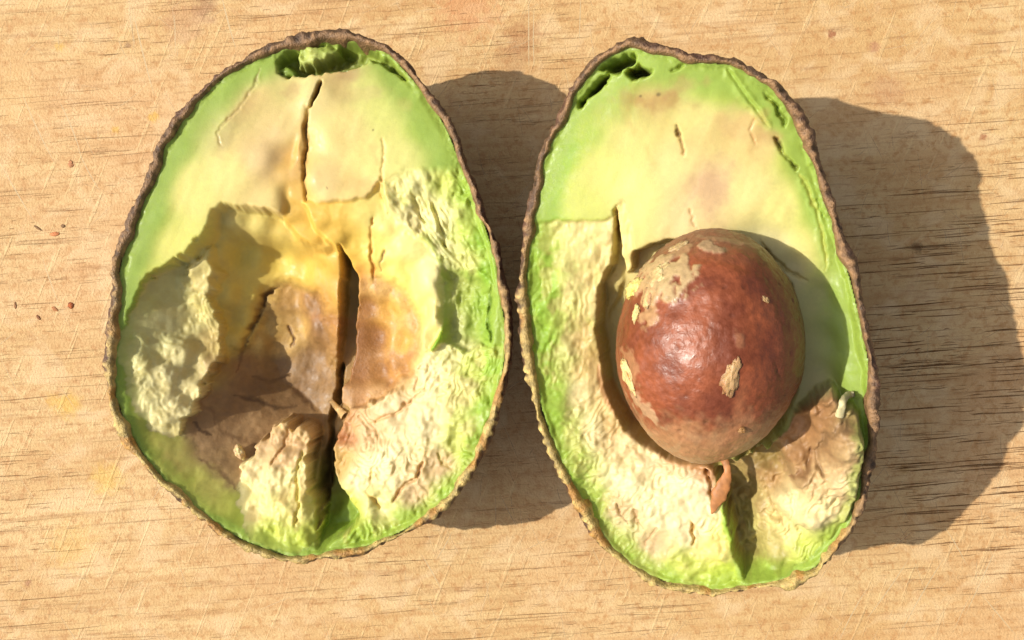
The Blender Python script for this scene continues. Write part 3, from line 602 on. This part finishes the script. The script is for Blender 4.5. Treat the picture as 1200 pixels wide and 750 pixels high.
#fl.groove([(556, 432), (550, 448), (548, 458)], 12, 14, 3.0, 2.5, (120, 170, 60))
fl.groove([(440, 495), (470, 480), (495, 458)], 28, 6, 4, 3, (222, 180, 128))
fl.groove([(437, 545), (430, 575), (446, 598)], 16, 7, 3.0, 3.0, (226, 200, 120))
# pit beside the standing chunk
fl.region([(384, 540), (392, 566), (406, 582), (421, 604), (413, 616), (398, 624), (380, 640), (374, 620), (380, 590)], 30,
          [(386, 565, 70, (170, 180, 96)), (392, 590, 62, (150, 178, 76)), (405, 604, 44, (140, 190, 72)), (385, 620, 50, (136, 186, 66)), (395, 615, 44, (140, 194, 70))], edge=3, rag=(3, 9), tex=(2, 12, 0, 1))
# the standing chunk of pale flesh
fl.region([(276, 546), (286, 540), (298, 525), (310, 506), (324, 498), (334, 494), (340, 506), (348, 500), (358, 505), (362, 516), (357, 540), (360, 566), (366, 580), (372, 578), (378, 600), (378, 632), (350, 646), (320, 640), (296, 625), (286, 605), (278, 580)], 22,
          [(312, 518, 34, (218, 186, 136)), (345, 512, 32, (226, 196, 140)), (330, 540, 22, (226, 196, 146)), (298, 560, 28, (246, 238, 176)), (320, 560, 20, (248, 240, 176)), (345, 560, 20, (250, 244, 170)), (300, 590, 22, (248, 242, 166)), (325, 595, 12, (244, 238, 150)), (350, 600, 8, (248, 244, 150)), (370, 590, 20, (240, 236, 130)), (320, 622, 8, (196, 228, 100)), (350, 630, 6, (196, 230, 96)), (285, 575, 36, (240, 234, 170)), (372, 620, 16, (206, 228, 100))],
          edge=1.5, rag=(6.5, 10), tex=(5, 15, 82, 2.4), part="flesh_chunk", fine=1.2, lump=(5, 14), mott=((222, 184, 128), .38, 14))
fl.groove([(336, 500), (330, 525), (318, 545)], 26, 8, 3, 2.5, (190, 146, 100))
fl.groove([(352, 530), (346, 560), (350, 590), (346, 615)], 14, 8, 3.5, 3, (236, 226, 120))
# the long crack
fl.groove([(376, 94), (370, 112), (361, 128), (357, 150), (358, 172), (354, 200), (357, 234)], 4, 12, 3.2, 3.6, (150, 112, 62), rag=2.2)
fl.groove([(376, 95), (372, 108), (364, 122)], 4, 16, 3.6, 2.4, (110, 78, 48), rag=1.5)
fl.region([(399, 288, 24), (407, 303, 26), (416, 320, 30), (416, 350, 40), (413, 385, 46), (411, 420, 50), (407, 446, 50), (399, 452, 60), (393, 432, 70), (396, 400, 66), (399, 370, 56), (400, 330, 46)], 45,
          [(405, 320, 84, (176, 156, 92)), (404, 360, 92, (170, 148, 88)), (402, 400, 100, (170, 140, 86)), (400, 440, 100, (170, 138, 86))], edge=2.2, rag=(3, 18), tex=(1, 20, 80, 2), fine=.3)
fl.groove([(396, 430), (388, 470), (384, 500), (383, 540), (381, 575), (382, 612)], 60, 20, 7, 5, (130, 106, 62), rag=4)
# cavity under the rim at the stalk end, and green scraps in it
fl.region([(324, 70), (336, 60), (352, 52), (376, 46), (402, 46), (430, 52), (442, 62), (456, 70), (470, 80), (486, 97), (480, 98), (466, 88), (448, 77), (432, 70), (415, 78), (400, 83), (370, 86), (350, 87), (338, 91), (326, 86)], 6,
          [(335, 75, 26, (140, 164, 80)), (360, 70, 32, (140, 160, 80)), (400, 62, 36, (140, 156, 80)), (430, 62, 28, (140, 164, 80)), (470, 88, 18, (146, 170, 80))], edge=2.0, rag=(5, 9), tex=(4, 10, 0, 1), lump=(4, 12))
fl.region([(345, 70), (352, 57), (362, 50), (380, 52), (400, 49), (398, 60), (382, 71), (366, 78), (350, 76)], 8,
          [(355, 68, 6, (190, 220, 124)), (362, 54, 2, (204, 222, 130)), (380, 60, 6, (184, 214, 116)), (394, 54, 10, (170, 206, 104))], edge=2.0, rag=(6, 9), tex=(5, 9, 30, 1.4), lump=(5, 9), part="flesh_scrap")
fl.region([(326, 82), (334, 76), (344, 80), (346, 88), (334, 91)], 10, [(335, 84, 10, (140, 186, 80))], edge=2, rag=(2, 6), tex=(3, 6, 0, 1), part="flesh_scrap")
fl.groove([(306, 80), (300, 98), (284, 120), (264, 143), (254, 155), (256, 166), (260, 172)], 4, 2.0, 2.0, 1.4, (176, 170, 104), lift=.3, rag=2.5)
fl.groove([(447, 160), (450, 178), (446, 200), (449, 212)], 2, 3, 1.6, 1.6, (220, 190, 120))
fl.groove([(210, 150), (206, 160)], 3, 8, 2.5, 2, (120, 160, 70))
fl.tint([(285, 128, 4, 34, 14, 40, (206, 172, 116), .6, .6), (262, 160, 4, 12, 24, -20, (186, 160, 112), .55, .6), (315, 175, 5, 22, 40, -20, (236, 206, 156), .5, .5), (345, 105, 5, 16, 9, 20, (190, 150, 106), .6, .7), (410, 86, 3, 26, 9, 15, (176, 142, 96), .7, .7), (425, 110, 2, 30, 9, 10, (214, 186, 126), .5, .8),
         (370, 200, 1, 10, 26, 0, (224, 176, 112), .5, .7), (475, 122, 2, 12, 9, -30, (206, 186, 110), .4, .6), (420, 216, 1, 30, 8, 0, (240, 196, 130), .5, .7), (440, 185, 1, 6, 18, 10, (226, 190, 120), .5, .7), (437, 152, 0, 1.6, 1.6, 0, (70, 60, 36), .9, .1), (383, 220, 0, 3, 1.2, -60, (90, 70, 40), .8, .2),
         (262, 435, 60, 18, 14, 30, (170, 122, 72), .7, .7), (250, 425, 55, 12, 14, 0, (176, 132, 82), .6, .7), (390, 375, 60, 10, 40, 80, (176, 124, 78), .6, .6), (402, 515, 42, 8, 22, 90, (180, 112, 66), .75, .6), (345, 520, 30, 12, 20, 60, (212, 168, 122), .6, .7), (520, 555, 8, 20, 14, 20, (220, 188, 148), .5, .7), (478, 588, 8, 20, 10, 10, (220, 186, 146), .6, .7)])
fl.wall = np.where((fl.U < 0) & (fl.V < 60), .78, 2.2); fl.wall = np.where(fl.V > 190, 6.0, fl.wall)
fl.finish(e_left, {"seed_membrane": M_COAT, "seed_print": M_WETCOAT})
def on(hf, fsh, x, y, up=2.0):
    d = fsh.depth_at(x, y); q = hf.p(x, y, d - up); return np.array([q[0], q[1], -d + up])
blob("flesh_crumb", on(left, fl, 281, 530, 5), (8, 5, 6), M_FLESH, (224, 186, 140), e_left, ang=120, seed=4, colr2=(240, 220, 160))
strand("fibre", [on(left, fl, 390, 468, 4) + np.array([0, 0, 12]), on(left, fl, 397, 480, 5), on(left, fl, 404, 488, 4)], [2.6, 3.6, 5], M_FLESH, (214, 176, 120), e_left, 5)

#@@RIGHT
# ---------------------------------------------------------------- right half: stone still in place
outR = [(742, 47), (765, 52), (792, 57), (806, 63), (838, 66), (868, 69), (890, 82), (914, 97), (928, 118), (944, 140), (956, 168), (968, 205), (982, 248), (996, 292), (1008, 335), (1018, 378), (1026, 420), (1030, 465), (1028, 510),
        (1022, 555), (1012, 600), (996, 632), (972, 662), (938, 684), (900, 692), (862, 698), (828, 702), (800, 695), (768, 686), (735, 668), (706, 642), (680, 604), (660, 566), (640, 520), (624, 470), (614, 420), (608, 370), (609, 318), (614, 268),
        (620, 220), (632, 178), (650, 140), (668, 106), (690, 76), (712, 58)]
right = Half(outR, (820, 375), (0.192 * H, 0.265, 0.195), None, bends=((150, 110, 75, -26), (-40, 265, 60, 14), (175, -90, 50, 6)))
e_right = place(right, "avocado_half")
tag(e_right, "right avocado half, tipped to the left, with the brown stone seated in it", "avocado", "the two halves of a cut avocado")
build_skin(right, e_right, 17, lambda x, y: sm(60, -150, y + 0.45 * x + 1.5 * np.clip(x - 60, 0, None)))
fr = Flesh(right, seed=5)
fr.base([(660, 180, 3, (150, 215, 76)), (638, 240, 3, (148, 220, 74)), (680, 150, 3, (165, 215, 90)), (722, 118, 4, (158, 206, 92)), (705, 205, 3, (226, 236, 136)), (685, 240, 3, (206, 232, 122)), (780, 82, 3, (150, 206, 84)), (830, 95, 3, (172, 220, 96)), (890, 100, 3, (150, 212, 80)), (740, 90, 4, (150, 200, 84)), (855, 95, 4, (160, 212, 84)), (912, 125, 3, (148, 210, 78)),
         (760, 118, 5, (206, 186, 114)), (792, 108, 5, (214, 200, 124)), (742, 160, 4, (228, 224, 138)), (740, 220, 4, (246, 238, 152)), (790, 190, 5, (242, 226, 152)), (820, 140, 4, (240, 232, 150)), (830, 215, 6, (226, 202, 150)), (815, 245, 6, (236, 216, 156)), (868, 150, 5, (234, 212, 142)), (892, 175, 5, (240, 222, 148)), (880, 220, 5, (248, 238, 160)), (920, 240, 6, (250, 242, 152)), (950, 290, 8, (250, 240, 150)), (960, 318, 9, (246, 238, 144)),
         (932, 180, 4, (164, 216, 82)), (957, 230, 4, (150, 216, 74)), (977, 280, 5, (152, 220, 70)), (993, 340, 6, (140, 206, 66)), (970, 250, 4, (150, 216, 72)),
         (900, 290, 14, (228, 222, 160)), (930, 320, 18, (232, 226, 170)), (960, 350, 19, (230, 228, 168)), (970, 400, 23, (226, 224, 166)), (992, 395, 12, (138, 196, 74)), (1003, 440, 10, (128, 188, 64)), (962, 440, 26, (214, 212, 154)), (1008, 500, 8, (120, 180, 60)), (1000, 580, 8, (120, 180, 60)),
         (625, 320, 4, (140, 218, 66)), (626, 400, 4, (140, 220, 66)), (640, 480, 4, (138, 218, 64)), (665, 550, 4, (140, 214, 66)), (700, 615, 4, (150, 220, 76)), (740, 655, 5, (150, 216, 74)), (800, 680, 5, (150, 212, 66)), (860, 686, 5, (160, 218, 74)), (930, 665, 6, (150, 212, 76)), (975, 635, 6, (140, 200, 70))])
# torn fibrous left and lower left
PL = [(645, 285, 7, (156, 222, 80)), (665, 280, 7, (232, 236, 150)), (690, 280, 8, (240, 238, 160)), (712, 280, 8, (246, 236, 160)), (645, 340, 8, (150, 218, 76)), (668, 340, 10, (234, 236, 152)), (690, 340, 14, (236, 226, 150)), (640, 400, 8, (150, 220, 76)), (662, 410, 12, (214, 228, 140)), (682, 400, 20, (216, 196, 124)), (698, 420, 24, (206, 178, 108)), (652, 460, 10, (160, 222, 84)), (678, 460, 15, (238, 232, 170)), (705, 460, 22, (222, 196, 132)), (672, 520, 9, (176, 224, 100)), (695, 510, 13, (246, 236, 180)), (730, 520, 16, (240, 220, 164)), (770, 550, 14, (248, 236, 184)), (730, 570, 10, (250, 244, 190)), (720, 600, 9, (222, 204, 156)), (770, 600, 8, (250, 244, 192)), (820, 575, 10, (252, 246, 200)), (810, 620, 5, (253, 248, 200)), (760, 640, 8, (228, 208, 160)), (840, 640, 5, (240, 240, 130)), (855, 672, 6, (186, 226, 84)), (800, 665, 7, (200, 226, 106)), (705, 590, 8, (180, 222, 106)), (750, 655, 7, (176, 220, 100)), (624, 300, 4, (146, 216, 72)), (622, 360, 4, (146, 218, 72)), (628, 420, 4, (146, 218, 70)), (640, 490, 4, (146, 216, 70)), (664, 550, 4, (150, 214, 72)), (692, 606, 4, (150, 216, 74)), (735, 652, 5, (156, 216, 78)), (790, 684, 5, (160, 216, 74)), (850, 690, 5, (170, 218, 76)), (686, 440, 18, (220, 198, 128)), (720, 500, 22, (214, 184, 122)), (829, 555, 14, (206, 160, 114))]
fr.region([(596, 266), (640, 260), (660, 258), (690, 260), (722, 254), (723, 290), (718, 314), (706, 335), (700, 390), (708, 450), (735, 500), (780, 530), (835, 548), (840, 580), (846, 620), (858, 655), (876, 715), (830, 715), (790, 704), (735, 682), (695, 640), (662, 590), (630, 520), (604, 430), (596, 350)], 8,
          PL,
          edge=2.5, rag=(3.5, 9), tex=(4.0, 12, 84, 2.6), fine=0.7, lump=(3, 22), mott=((218, 190, 132), .45, 14))
fr.region([(600, 440), (650, 455), (690, 462), (712, 462), (735, 504), (780, 534), (836, 550), (842, 580), (848, 620), (860, 655), (878, 715), (830, 715), (790, 704), (735, 682), (695, 640), (662, 590), (630, 520)], 9, PL,
          edge=8, rag=(8, 22), tex=(5.5, 24, 50, 1.3), fine=0.9, lump=(4.5, 26), mott=((220, 194, 140), .4, 18))
# seed seat
fr.region([(705, 335, 20), (714, 314, 20), (730, 300), (762, 286), (830, 276), (892, 294), (926, 336), (938, 400), (934, 458), (916, 504), (880, 540), (842, 549), (780, 537), (733, 508), (707, 456), (699, 392)], 14,
          [(706, 360, 52, (200, 188, 114)), (702, 410, 56, (200, 186, 112)), (722, 470, 58, (200, 186, 112)), (750, 502, 58, (200, 186, 112)), (780, 522, 56, (200, 186, 112)), (830, 545, 46, (196, 178, 106)), (830, 400, 100, (180, 160, 100)), (925, 400, 50, (196, 190, 126)), (880, 310, 36, (216, 206, 140)), (830, 290, 36, (226, 210, 150)), (900, 510, 50, (170, 156, 86)), (756, 306, 36, (226, 212, 136))],
          edge=2.6, rag=(2.5, 14), tex=(1, 20, 0, 1), fine=0.4)
# yellow sliver and slot beside the stone
fr.region([(722, 246), (727, 268), (732, 300), (728, 330), (716, 360), (704, 380), (704, 335), (718, 314), (721, 285)], 14,
          [(725, 270, 28, (230, 214, 130)), (722, 320, 36, (214, 200, 124)), (708, 355, 46, (196, 184, 112))], edge=2, rag=(2, 8), tex=(2, 10, 85, 2))
fr.region([(724, 240), (731, 234), (737, 252), (742, 288), (740, 318), (732, 322), (727, 295)], 8,
          [(731, 250, 5, (250, 236, 150)), (736, 290, 8, (252, 240, 160)), (734, 318, 14, (246, 232, 150))], edge=1.6, rag=(2.5, 9), tex=(2.5, 8, 88, 3), part="flesh_sliver")
fr.groove([(722, 240), (722, 262), (724, 285)], 8, 14, 2.2, 2.6, (196, 150, 76))
# lower right: torn membrane and shaded notch behind the cliff
fr.region([(842, 549, 20), (866, 546), (900, 528), (926, 500), (944, 474), (958, 456), (974, 452), (984, 470), (998, 470), (1007, 510), (1004, 560), (994, 600), (974, 630), (945, 655), (910, 676), (877, 684), (866, 655), (856, 620), (848, 585)], 10,
          [(872, 570, 56, (190, 170, 104)), (868, 600, 52, (186, 176, 100)), (882, 635, 42, (206, 206, 120)), (905, 640, 24, (226, 226, 136)), (900, 600, 30, (226, 210, 140)), (925, 625, 16, (244, 232, 160)), (925, 590, 6, (250, 238, 180)), (955, 610, -10, (248, 234, 176)), (950, 570, -12, (226, 198, 146)), (905, 560, 38, (186, 150, 98)), (935, 530, 12, (182, 142, 94)), (960, 500, -10, (176, 136, 90)), (968, 468, -34, (190, 150, 104)), (956, 480, -16, (186, 142, 94)), (985, 510, -38, (180, 148, 104)), (1003, 530, -38, (206, 180, 130)), (994, 570, -20, (226, 204, 156)), (978, 600, -8, (246, 230, 170)), (1000, 480, -14, (190, 180, 110)), (940, 640, 10, (190, 222, 100)), (905, 668, 16, (150, 208, 76)), (884, 672, 24, (140, 196, 70)), (972, 628, 2, (170, 212, 90)), (945, 495, 16, (196, 150, 100)), (900, 535, 46, (150, 130, 70))],
          edge=2.2, rag=(5, 11), tex=(8, 24, 62, 2.2), part="torn_membrane", fine=0.8, lump=(7, 22), mott=((150, 112, 72), .42, 14), eps=70)
fr.groove([(985, 485), (968, 505), (958, 530), (962, 555)], 0, 7, 4.9, 4, (146, 118, 82))
fr.groove([(950, 520), (945, 545), (925, 562)], 16, 7, 4, 3, (140, 104, 68))
fr.groove([(893, 560), (902, 585), (918, 610)], 32, 6, 3, 3, (176, 150, 90))
fr.groove([(698, 430), (712, 470), (738, 508), (776, 536), (828, 552)], 14, 1.5, 5.5, 5.5, (204, 152, 98), rag=3)
# clefts by the stone's base
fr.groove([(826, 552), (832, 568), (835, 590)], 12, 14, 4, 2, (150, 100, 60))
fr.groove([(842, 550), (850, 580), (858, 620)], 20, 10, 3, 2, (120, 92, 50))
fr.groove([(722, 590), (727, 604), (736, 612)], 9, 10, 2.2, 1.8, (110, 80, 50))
fr.groove([(742, 596), (745, 610), (755, 618)], 9, 7, 3.5, 2.6, (176, 136, 96))
fr.groove([(755, 640), (764, 626), (770, 616)], 9, 6, 2.2, 1.8, (190, 146, 104))
fr.groove([(810, 610), (812, 628), (811, 640)], 6, 12, 3.0, 2.2, (206, 166, 84))
# holes and scores at the stalk end
for poly in ([(706, 82), (720, 71), (744, 66), (742, 78), (728, 85), (714, 85)], [(737, 88), (749, 78), (766, 86), (756, 91), (742, 93)], [(686, 114), (699, 98), (716, 86), (714, 95), (702, 106), (690, 114)], [(679, 122), (685, 118), (686, 122), (680, 125)]):
    fr.region(poly, 6, [(poly[0][0], poly[0][1], 38, (104, 122, 60)), (poly[2][0], poly[2][1], 42, (110, 120, 56))], edge=2.4, rag=(4.5, 9), tex=(2, 8, 0, 1))
fr.groove([(788, 84), (796, 80), (804, 77)], 4, 9, 2.2, 1.8, (100, 130, 54))
fr.groove([(850, 76), (860, 92), (874, 112), (892, 136), (902, 150)], 4, 4, 2.4, 2.4, None, lift=2.2, rag=1)
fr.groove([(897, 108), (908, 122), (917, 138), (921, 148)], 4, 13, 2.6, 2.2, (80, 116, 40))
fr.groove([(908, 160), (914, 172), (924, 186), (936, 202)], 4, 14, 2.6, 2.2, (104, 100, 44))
fr.groove([(936, 202), (952, 232), (964, 268), (970, 320)], 5, 4, 2.4, 2.4, (196, 206, 100), lift=1)
fr.groove([(958, 234), (963, 248), (972, 262)], 5, 8, 2.2, 2, (90, 140, 44))
fr.groove([(791, 146), (796, 160), (800, 172), (804, 182)], 4, 7, 1.8, 1.4, (120, 84, 50))
fr.groove([(806, 246), (812, 258), (815, 268)], 6, 4, 2, 2, (190, 156, 110))
fr.groove([(884, 140), (878, 152), (884, 172)], 5, 3, 2.4, 1.8, (206, 166, 104))
fr.groove([(892, 284), (906, 304), (926, 322), (948, 332)], 16, 7, 3.2, 3, (214, 204, 140))
fr.tint([(765, 118, 5, 40, 12, -5, (176, 128, 76), .7, .8), (798, 104, 5, 26, 12, 10, (196, 150, 100), .6, .8), (752, 113, 5, 2.5, 2, 0, (70, 50, 30), .9, .2), (773, 111, 5, 3, 2.4, 0, (70, 50, 30), .9, .2), (737, 140, 4, 7, 20, 20, (206, 176, 100), .5, .7), (832, 225, 6, 26, 40, -15, (206, 168, 132), .75, .6), (872, 150, 5, 40, 22, -20, (222, 188, 128), .6, .7), (890, 152, 5, 8, 26, -15, (206, 164, 104), .6, .7), (815, 165, 5, 40, 16, 40, (232, 200, 136), .5, .7), (760, 180, 4, 5, 26, 25, (226, 196, 116), .5, .6), (905, 160, 5, 10, 9, 0, (196, 150, 96), .6, .7), (845, 280, 8, 20, 10, 0, (226, 190, 140), .4, .6),
         (725, 595, 9, 24, 20, 0, (206, 180, 140), .6, .8), (765, 640, 8, 30, 18, -20, (216, 186, 142), .6, .8), (735, 545, 12, 40, 10, -30, (226, 190, 130), .5, .7), (780, 545, 14, 44, 8, -15, (214, 168, 120), .6, .7), (830, 575, 12, 8, 26, 85, (190, 130, 86), .7, .6), (960, 350, 18, 14, 24, 0, (214, 204, 140), .5, .7)])
fr.wall = np.where(fr.V > 170, 5.0, 2.2)
fr.finish(e_right, {"torn_membrane": M_COAT})
strand("seed_coat_strand", [(*right.p(x, y, d), -d) for x, y, d in ((840, 526, 12), (851, 541, 13), (854, 552, 10), (849, 566, 7), (842, 582, 4), (834, 602, 5))], [5, 4, 3.2, 6.5, 8, 1], M_COAT, (196, 132, 78), e_right, 3, .35)
strand("fibre", [on(right, fr, 984, 488, 2), on(right, fr, 987, 470, 8), on(right, fr, 994, 462, 10), on(right, fr, 1001, 462, 10)], [4, 3.6, 3.4, 3], M_FLESH, (236, 222, 168), e_right, 9, .8)

#@@SEED
# ---------------------------------------------------------------- the stone
def build_seed():
    dc = -22.0
    q = right.p(831, 402, dc); Cw = right.world(q[0], q[1], -dc)
    A = np.array([86.0, 104.0, 88.0]); roll = math.radians(-4)
    nt, npz = 220, 320
    th = np.linspace(0, math.pi, nt); ph = np.linspace(0, 2 * math.pi, npz, endpoint=False); T, Pp = np.meshgrid(th, ph, indexing='ij')
    y = np.cos(T); x = np.sin(T) * np.cos(Pp); z = np.sin(T) * np.sin(Pp)      # long axis along y
    k = 1 + 0.05 * (-y) + 0.05 * np.where(y < 0, -y, 0) ** 6
    X = np.stack([x * A[0] * (1 - 0.04 * y), y * A[1] * np.where(y < 0, 1 + 0.05 * (-y) ** 6, 1), z * A[2]], -1)
    nrm = np.stack([x / A[0], y / A[1], z / A[2]], -1); nrm /= np.linalg.norm(nrm, axis=-1)[..., None]
    px, py, pz = X[..., 0], X[..., 1], X[..., 2]
    smear = fbm(px / 9, py / 9, 3, 4, z=pz / 9)
    def patch(cx, cy, rx, ry, ang, rag=.55):
        a = math.radians(ang); du, dv = px - cx, py - cy
        e = np.hypot((du * math.cos(a) + dv * math.sin(a)) / rx, (-du * math.sin(a) + dv * math.cos(a)) / ry) + rag * 2 * (smear - .5)
        return sm(1.0, .6, e) * (pz > 0)
    disp = 4.0 * (fbm(px / 70, py / 55, 5, 3, z=pz / 55) - .5) * 2 + 0.8 * (fbm(px / 9, py / 9, 6, 3, z=pz / 9) - .5) * 2 + 0.35 * (fbm(px / 3, py / 3, 8, 2, z=pz / 3) - .5) * 2
    c = srgb((144, 74, 44), .62) * np.ones(px.shape)[..., None]
    m = fbm(px / 26, py / 26, 21, 4, z=pz / 26)
    k = sm(.42, .66, m)[..., None]; c = c * (1 - .55 * k) + srgb((178, 96, 58), .62) * .55 * k
    k = sm(.5, .3, m)[..., None]; c = c * (1 - .5 * k) + srgb((118, 56, 36), .62) * .5 * k
    vein = ridged(px / 30, py / 60, 31, 3); k = sm(.8, .92, vein)[..., None]; c = c * (1 - .35 * k) + srgb((126, 66, 42), .62) * .35 * k
    # fibrous brown cap and right flank, tan veil at the foot
    str_ = fbm((px + py) / 30, (px - py) / 3.0, 41, 3)
    k = (sm(30, 78, px * .85 + py * .25 + 20 * (m - .5)) * (.55 + .45 * str_))[..., None]; c = c * (1 - k) + srgb((122, 80, 52), .62) * k
    k = (sm(64, 96, py + 14 * (smear - .5)) * .75)[..., None]; c = c * (1 - k) + srgb((146, 104, 76), .62) * k
    foot = sm(-52, -92, py - 0.12 * px + 34 * (smear - .5)); k = (foot * .8)[..., None]
    c = c * (1 - k) + srgb((206, 164, 118), .62) * k
    k = sm(.55, .8, foot * (.4 + vn(px / 7, py / 7, 51)))[..., None]; c = c * (1 - .4 * k) + srgb((186, 122, 76), .62) * .4 * k
    streak = np.exp(-((px - 16 - 0.02 * py) / 5) ** 2) * sm(-20, -60, py); k = (.5 * streak)[..., None]; c = c * (1 - k) + srgb((206, 136, 92), .62) * k
    for (cx, cy, rx, ry, ang, colr, rag, rise, am) in [(-52, 54, 22, 22, -30, (232, 208, 152), 1.2, 2.6, .65), (-66, 30, 8, 22, 0, (214, 172, 120), 1.1, 1.4, .7), (-40, 78, 18, 5, 30, (196, 160, 116), 1.0, 1.2, .6), (-16, 82, 12, 6, 0, (208, 178, 136), 1.2, 1.8, .7), (-76, -24, 6, 22, 14, (208, 158, 112), 1.0, .8, .5), (8, 6, 6, 9, 0, (190, 130, 92), .9, 1.6, .5), (10, 90, 34, 3, -6, (180, 144, 106), .9, .8, .6), (-58, -64, 26, 6, -48, (220, 186, 142), .9, .8, .6)]:
        k = patch(cx, cy, rx, ry, ang, rag) * am; disp = disp + rise * k * (.4 + 1.2 * smear); kk = k[..., None]
        c = c * (1 - kk) + srgb(colr, .62) * (.8 + .4 * smear[..., None]) * kk
    pits = sm(.22, .1, worley(px / 14 + 9, py / 14 + 9, pz / 14 + 9, 61)) * sm(.5, .6, vn(px / 30, py / 30, 63)); disp = disp - .8 * pits
    c = c * (1 - .25 * pits[..., None])
    X = X + nrm * disp[..., None]
    idx = np.arange(nt * npz).reshape(nt, npz); a, b = idx[:-1], idx[1:]
    F = np.stack([a, np.roll(a, -1, 1), np.roll(b, -1, 1), b], -1).reshape(-1, 4)[:, ::-1]
    root = empty("avocado_stone", tuple(Cw * S)); root.rotation_euler = (0, 0, roll)
    tag(root, "round reddish brown avocado stone with pale flesh stuck to it, seated in the right half", "avocado stone")
    mesh_obj("kernel", X.reshape(-1, 3), F, M_SEED, root, np.clip(c.reshape(-1, 3), .01, .9))
    def onseed(x, y):                                    # where the photograph's point lies on the stone
        C = np.array([0, 0, H]); R = np.array([x - 600.0, 375.0 - y, -H]); cr, sr = math.cos(-roll), math.sin(-roll)
        Rz = np.array([[cr, -sr, 0], [sr, cr, 0], [0, 0, 1]]); o = Rz @ (C - Cw) / A; r = Rz @ R / A
        aa, bb, cc = r @ r, 2 * o @ r, o @ o - 1; disc = bb * bb - 4 * aa * cc
        t = (-bb - math.sqrt(max(disc, 0))) / (2 * aa); h = o + t * r; p = h * A; n = h / A
        return p, n / np.linalg.norm(n)
    for i, (x, y, sx, sy, sz, ang, c1, c2) in enumerate([(743, 338, 13, 12, 5, 20, (244, 228, 130), (236, 210, 136)), (735, 440, 8, 22, 3, 26, (238, 212, 144), (226, 186, 126)), (745, 366, 5, 10, 2.4, 8, (232, 210, 140), (222, 190, 130)), 
                                                          (857, 440, 9, 21, 2.8, -6, (204, 164, 114), (176, 126, 82)), (897, 351, 4.5, 3.5, 1.6, -40, (196, 158, 106), None), (869, 505, 3.5, 4, 2.4, 0, (170, 126, 78), None), (797, 289, 12, 8, 2.2, 20, (220, 192, 140), (200, 168, 120)), (772, 322, 14, 15, 2.2, 0, (236, 216, 156), (214, 180, 124)), (760, 345, 8, 12, 1.8, 10, (226, 196, 138), (196, 150, 104))]):
        p, n = onseed(x, y)
        blob("flesh_fragment", p - n * 0.2 * sz, (sx * .8, sy * .8, sz), M_FLESH, c1, root, n, ang, 30 + i, .75, c2, 26)
    return root
build_seed()

#@@CRUMBS
# ---------------------------------------------------------------- crumbs lying on the board
def crumb(x, y, size, ang, colr, seed, label, colr2=None):
    size = (size[0] * .75, size[1] * .75, size[2] * .35); o = blob("food_crumb", (0, 0, 0), size, M_CRUMB, colr, None, (0, 0, 1), ang, seed, .6, colr2, 14)
    o.location = ((x - 600) * S, (375 - y) * S, size[2] * .3 * S); tag(o, label, "crumb", "crumbs on the board")
crumb(65, 274, (7, 3.2, 2.2), 5, (236, 150, 96), 70, "orange crumb on the board left of the left half, upper of the two orange ones")
crumb(83, 358, (4.5, 5, 3), 20, (214, 116, 54), 71, "orange crumb on the board left of the left half, lower of the two orange ones", (150, 80, 40))
crumb(44, 267, (7.5, 1.8, 1.8), -32, (160, 120, 78), 72, "thin brown sliver just left of the upper orange crumb")
crumb(74, 265, (3.5, 2.6, 2), 0, (150, 112, 74), 73, "small brown speck just right of the upper orange crumb")
crumb(45, 372, (4.5, 2.2, 2), -50, (160, 104, 64), 74, "brown crumb below and left of the lower orange crumb")
crumb(18, 358, (2.2, 5, 1.8), 8, (176, 124, 80), 75, "brown crumb nearest the left edge of the picture")
crumb(64, 362, (5.5, 2.5, 1.8), -35, (204, 136, 84), 76, "reddish brown crumb just left of the lower orange crumb")
crumb(83, 192, (4, 5, 2), 10, (212, 146, 98), 77, "pale reddish crumb on the board, uppermost of the crumbs")
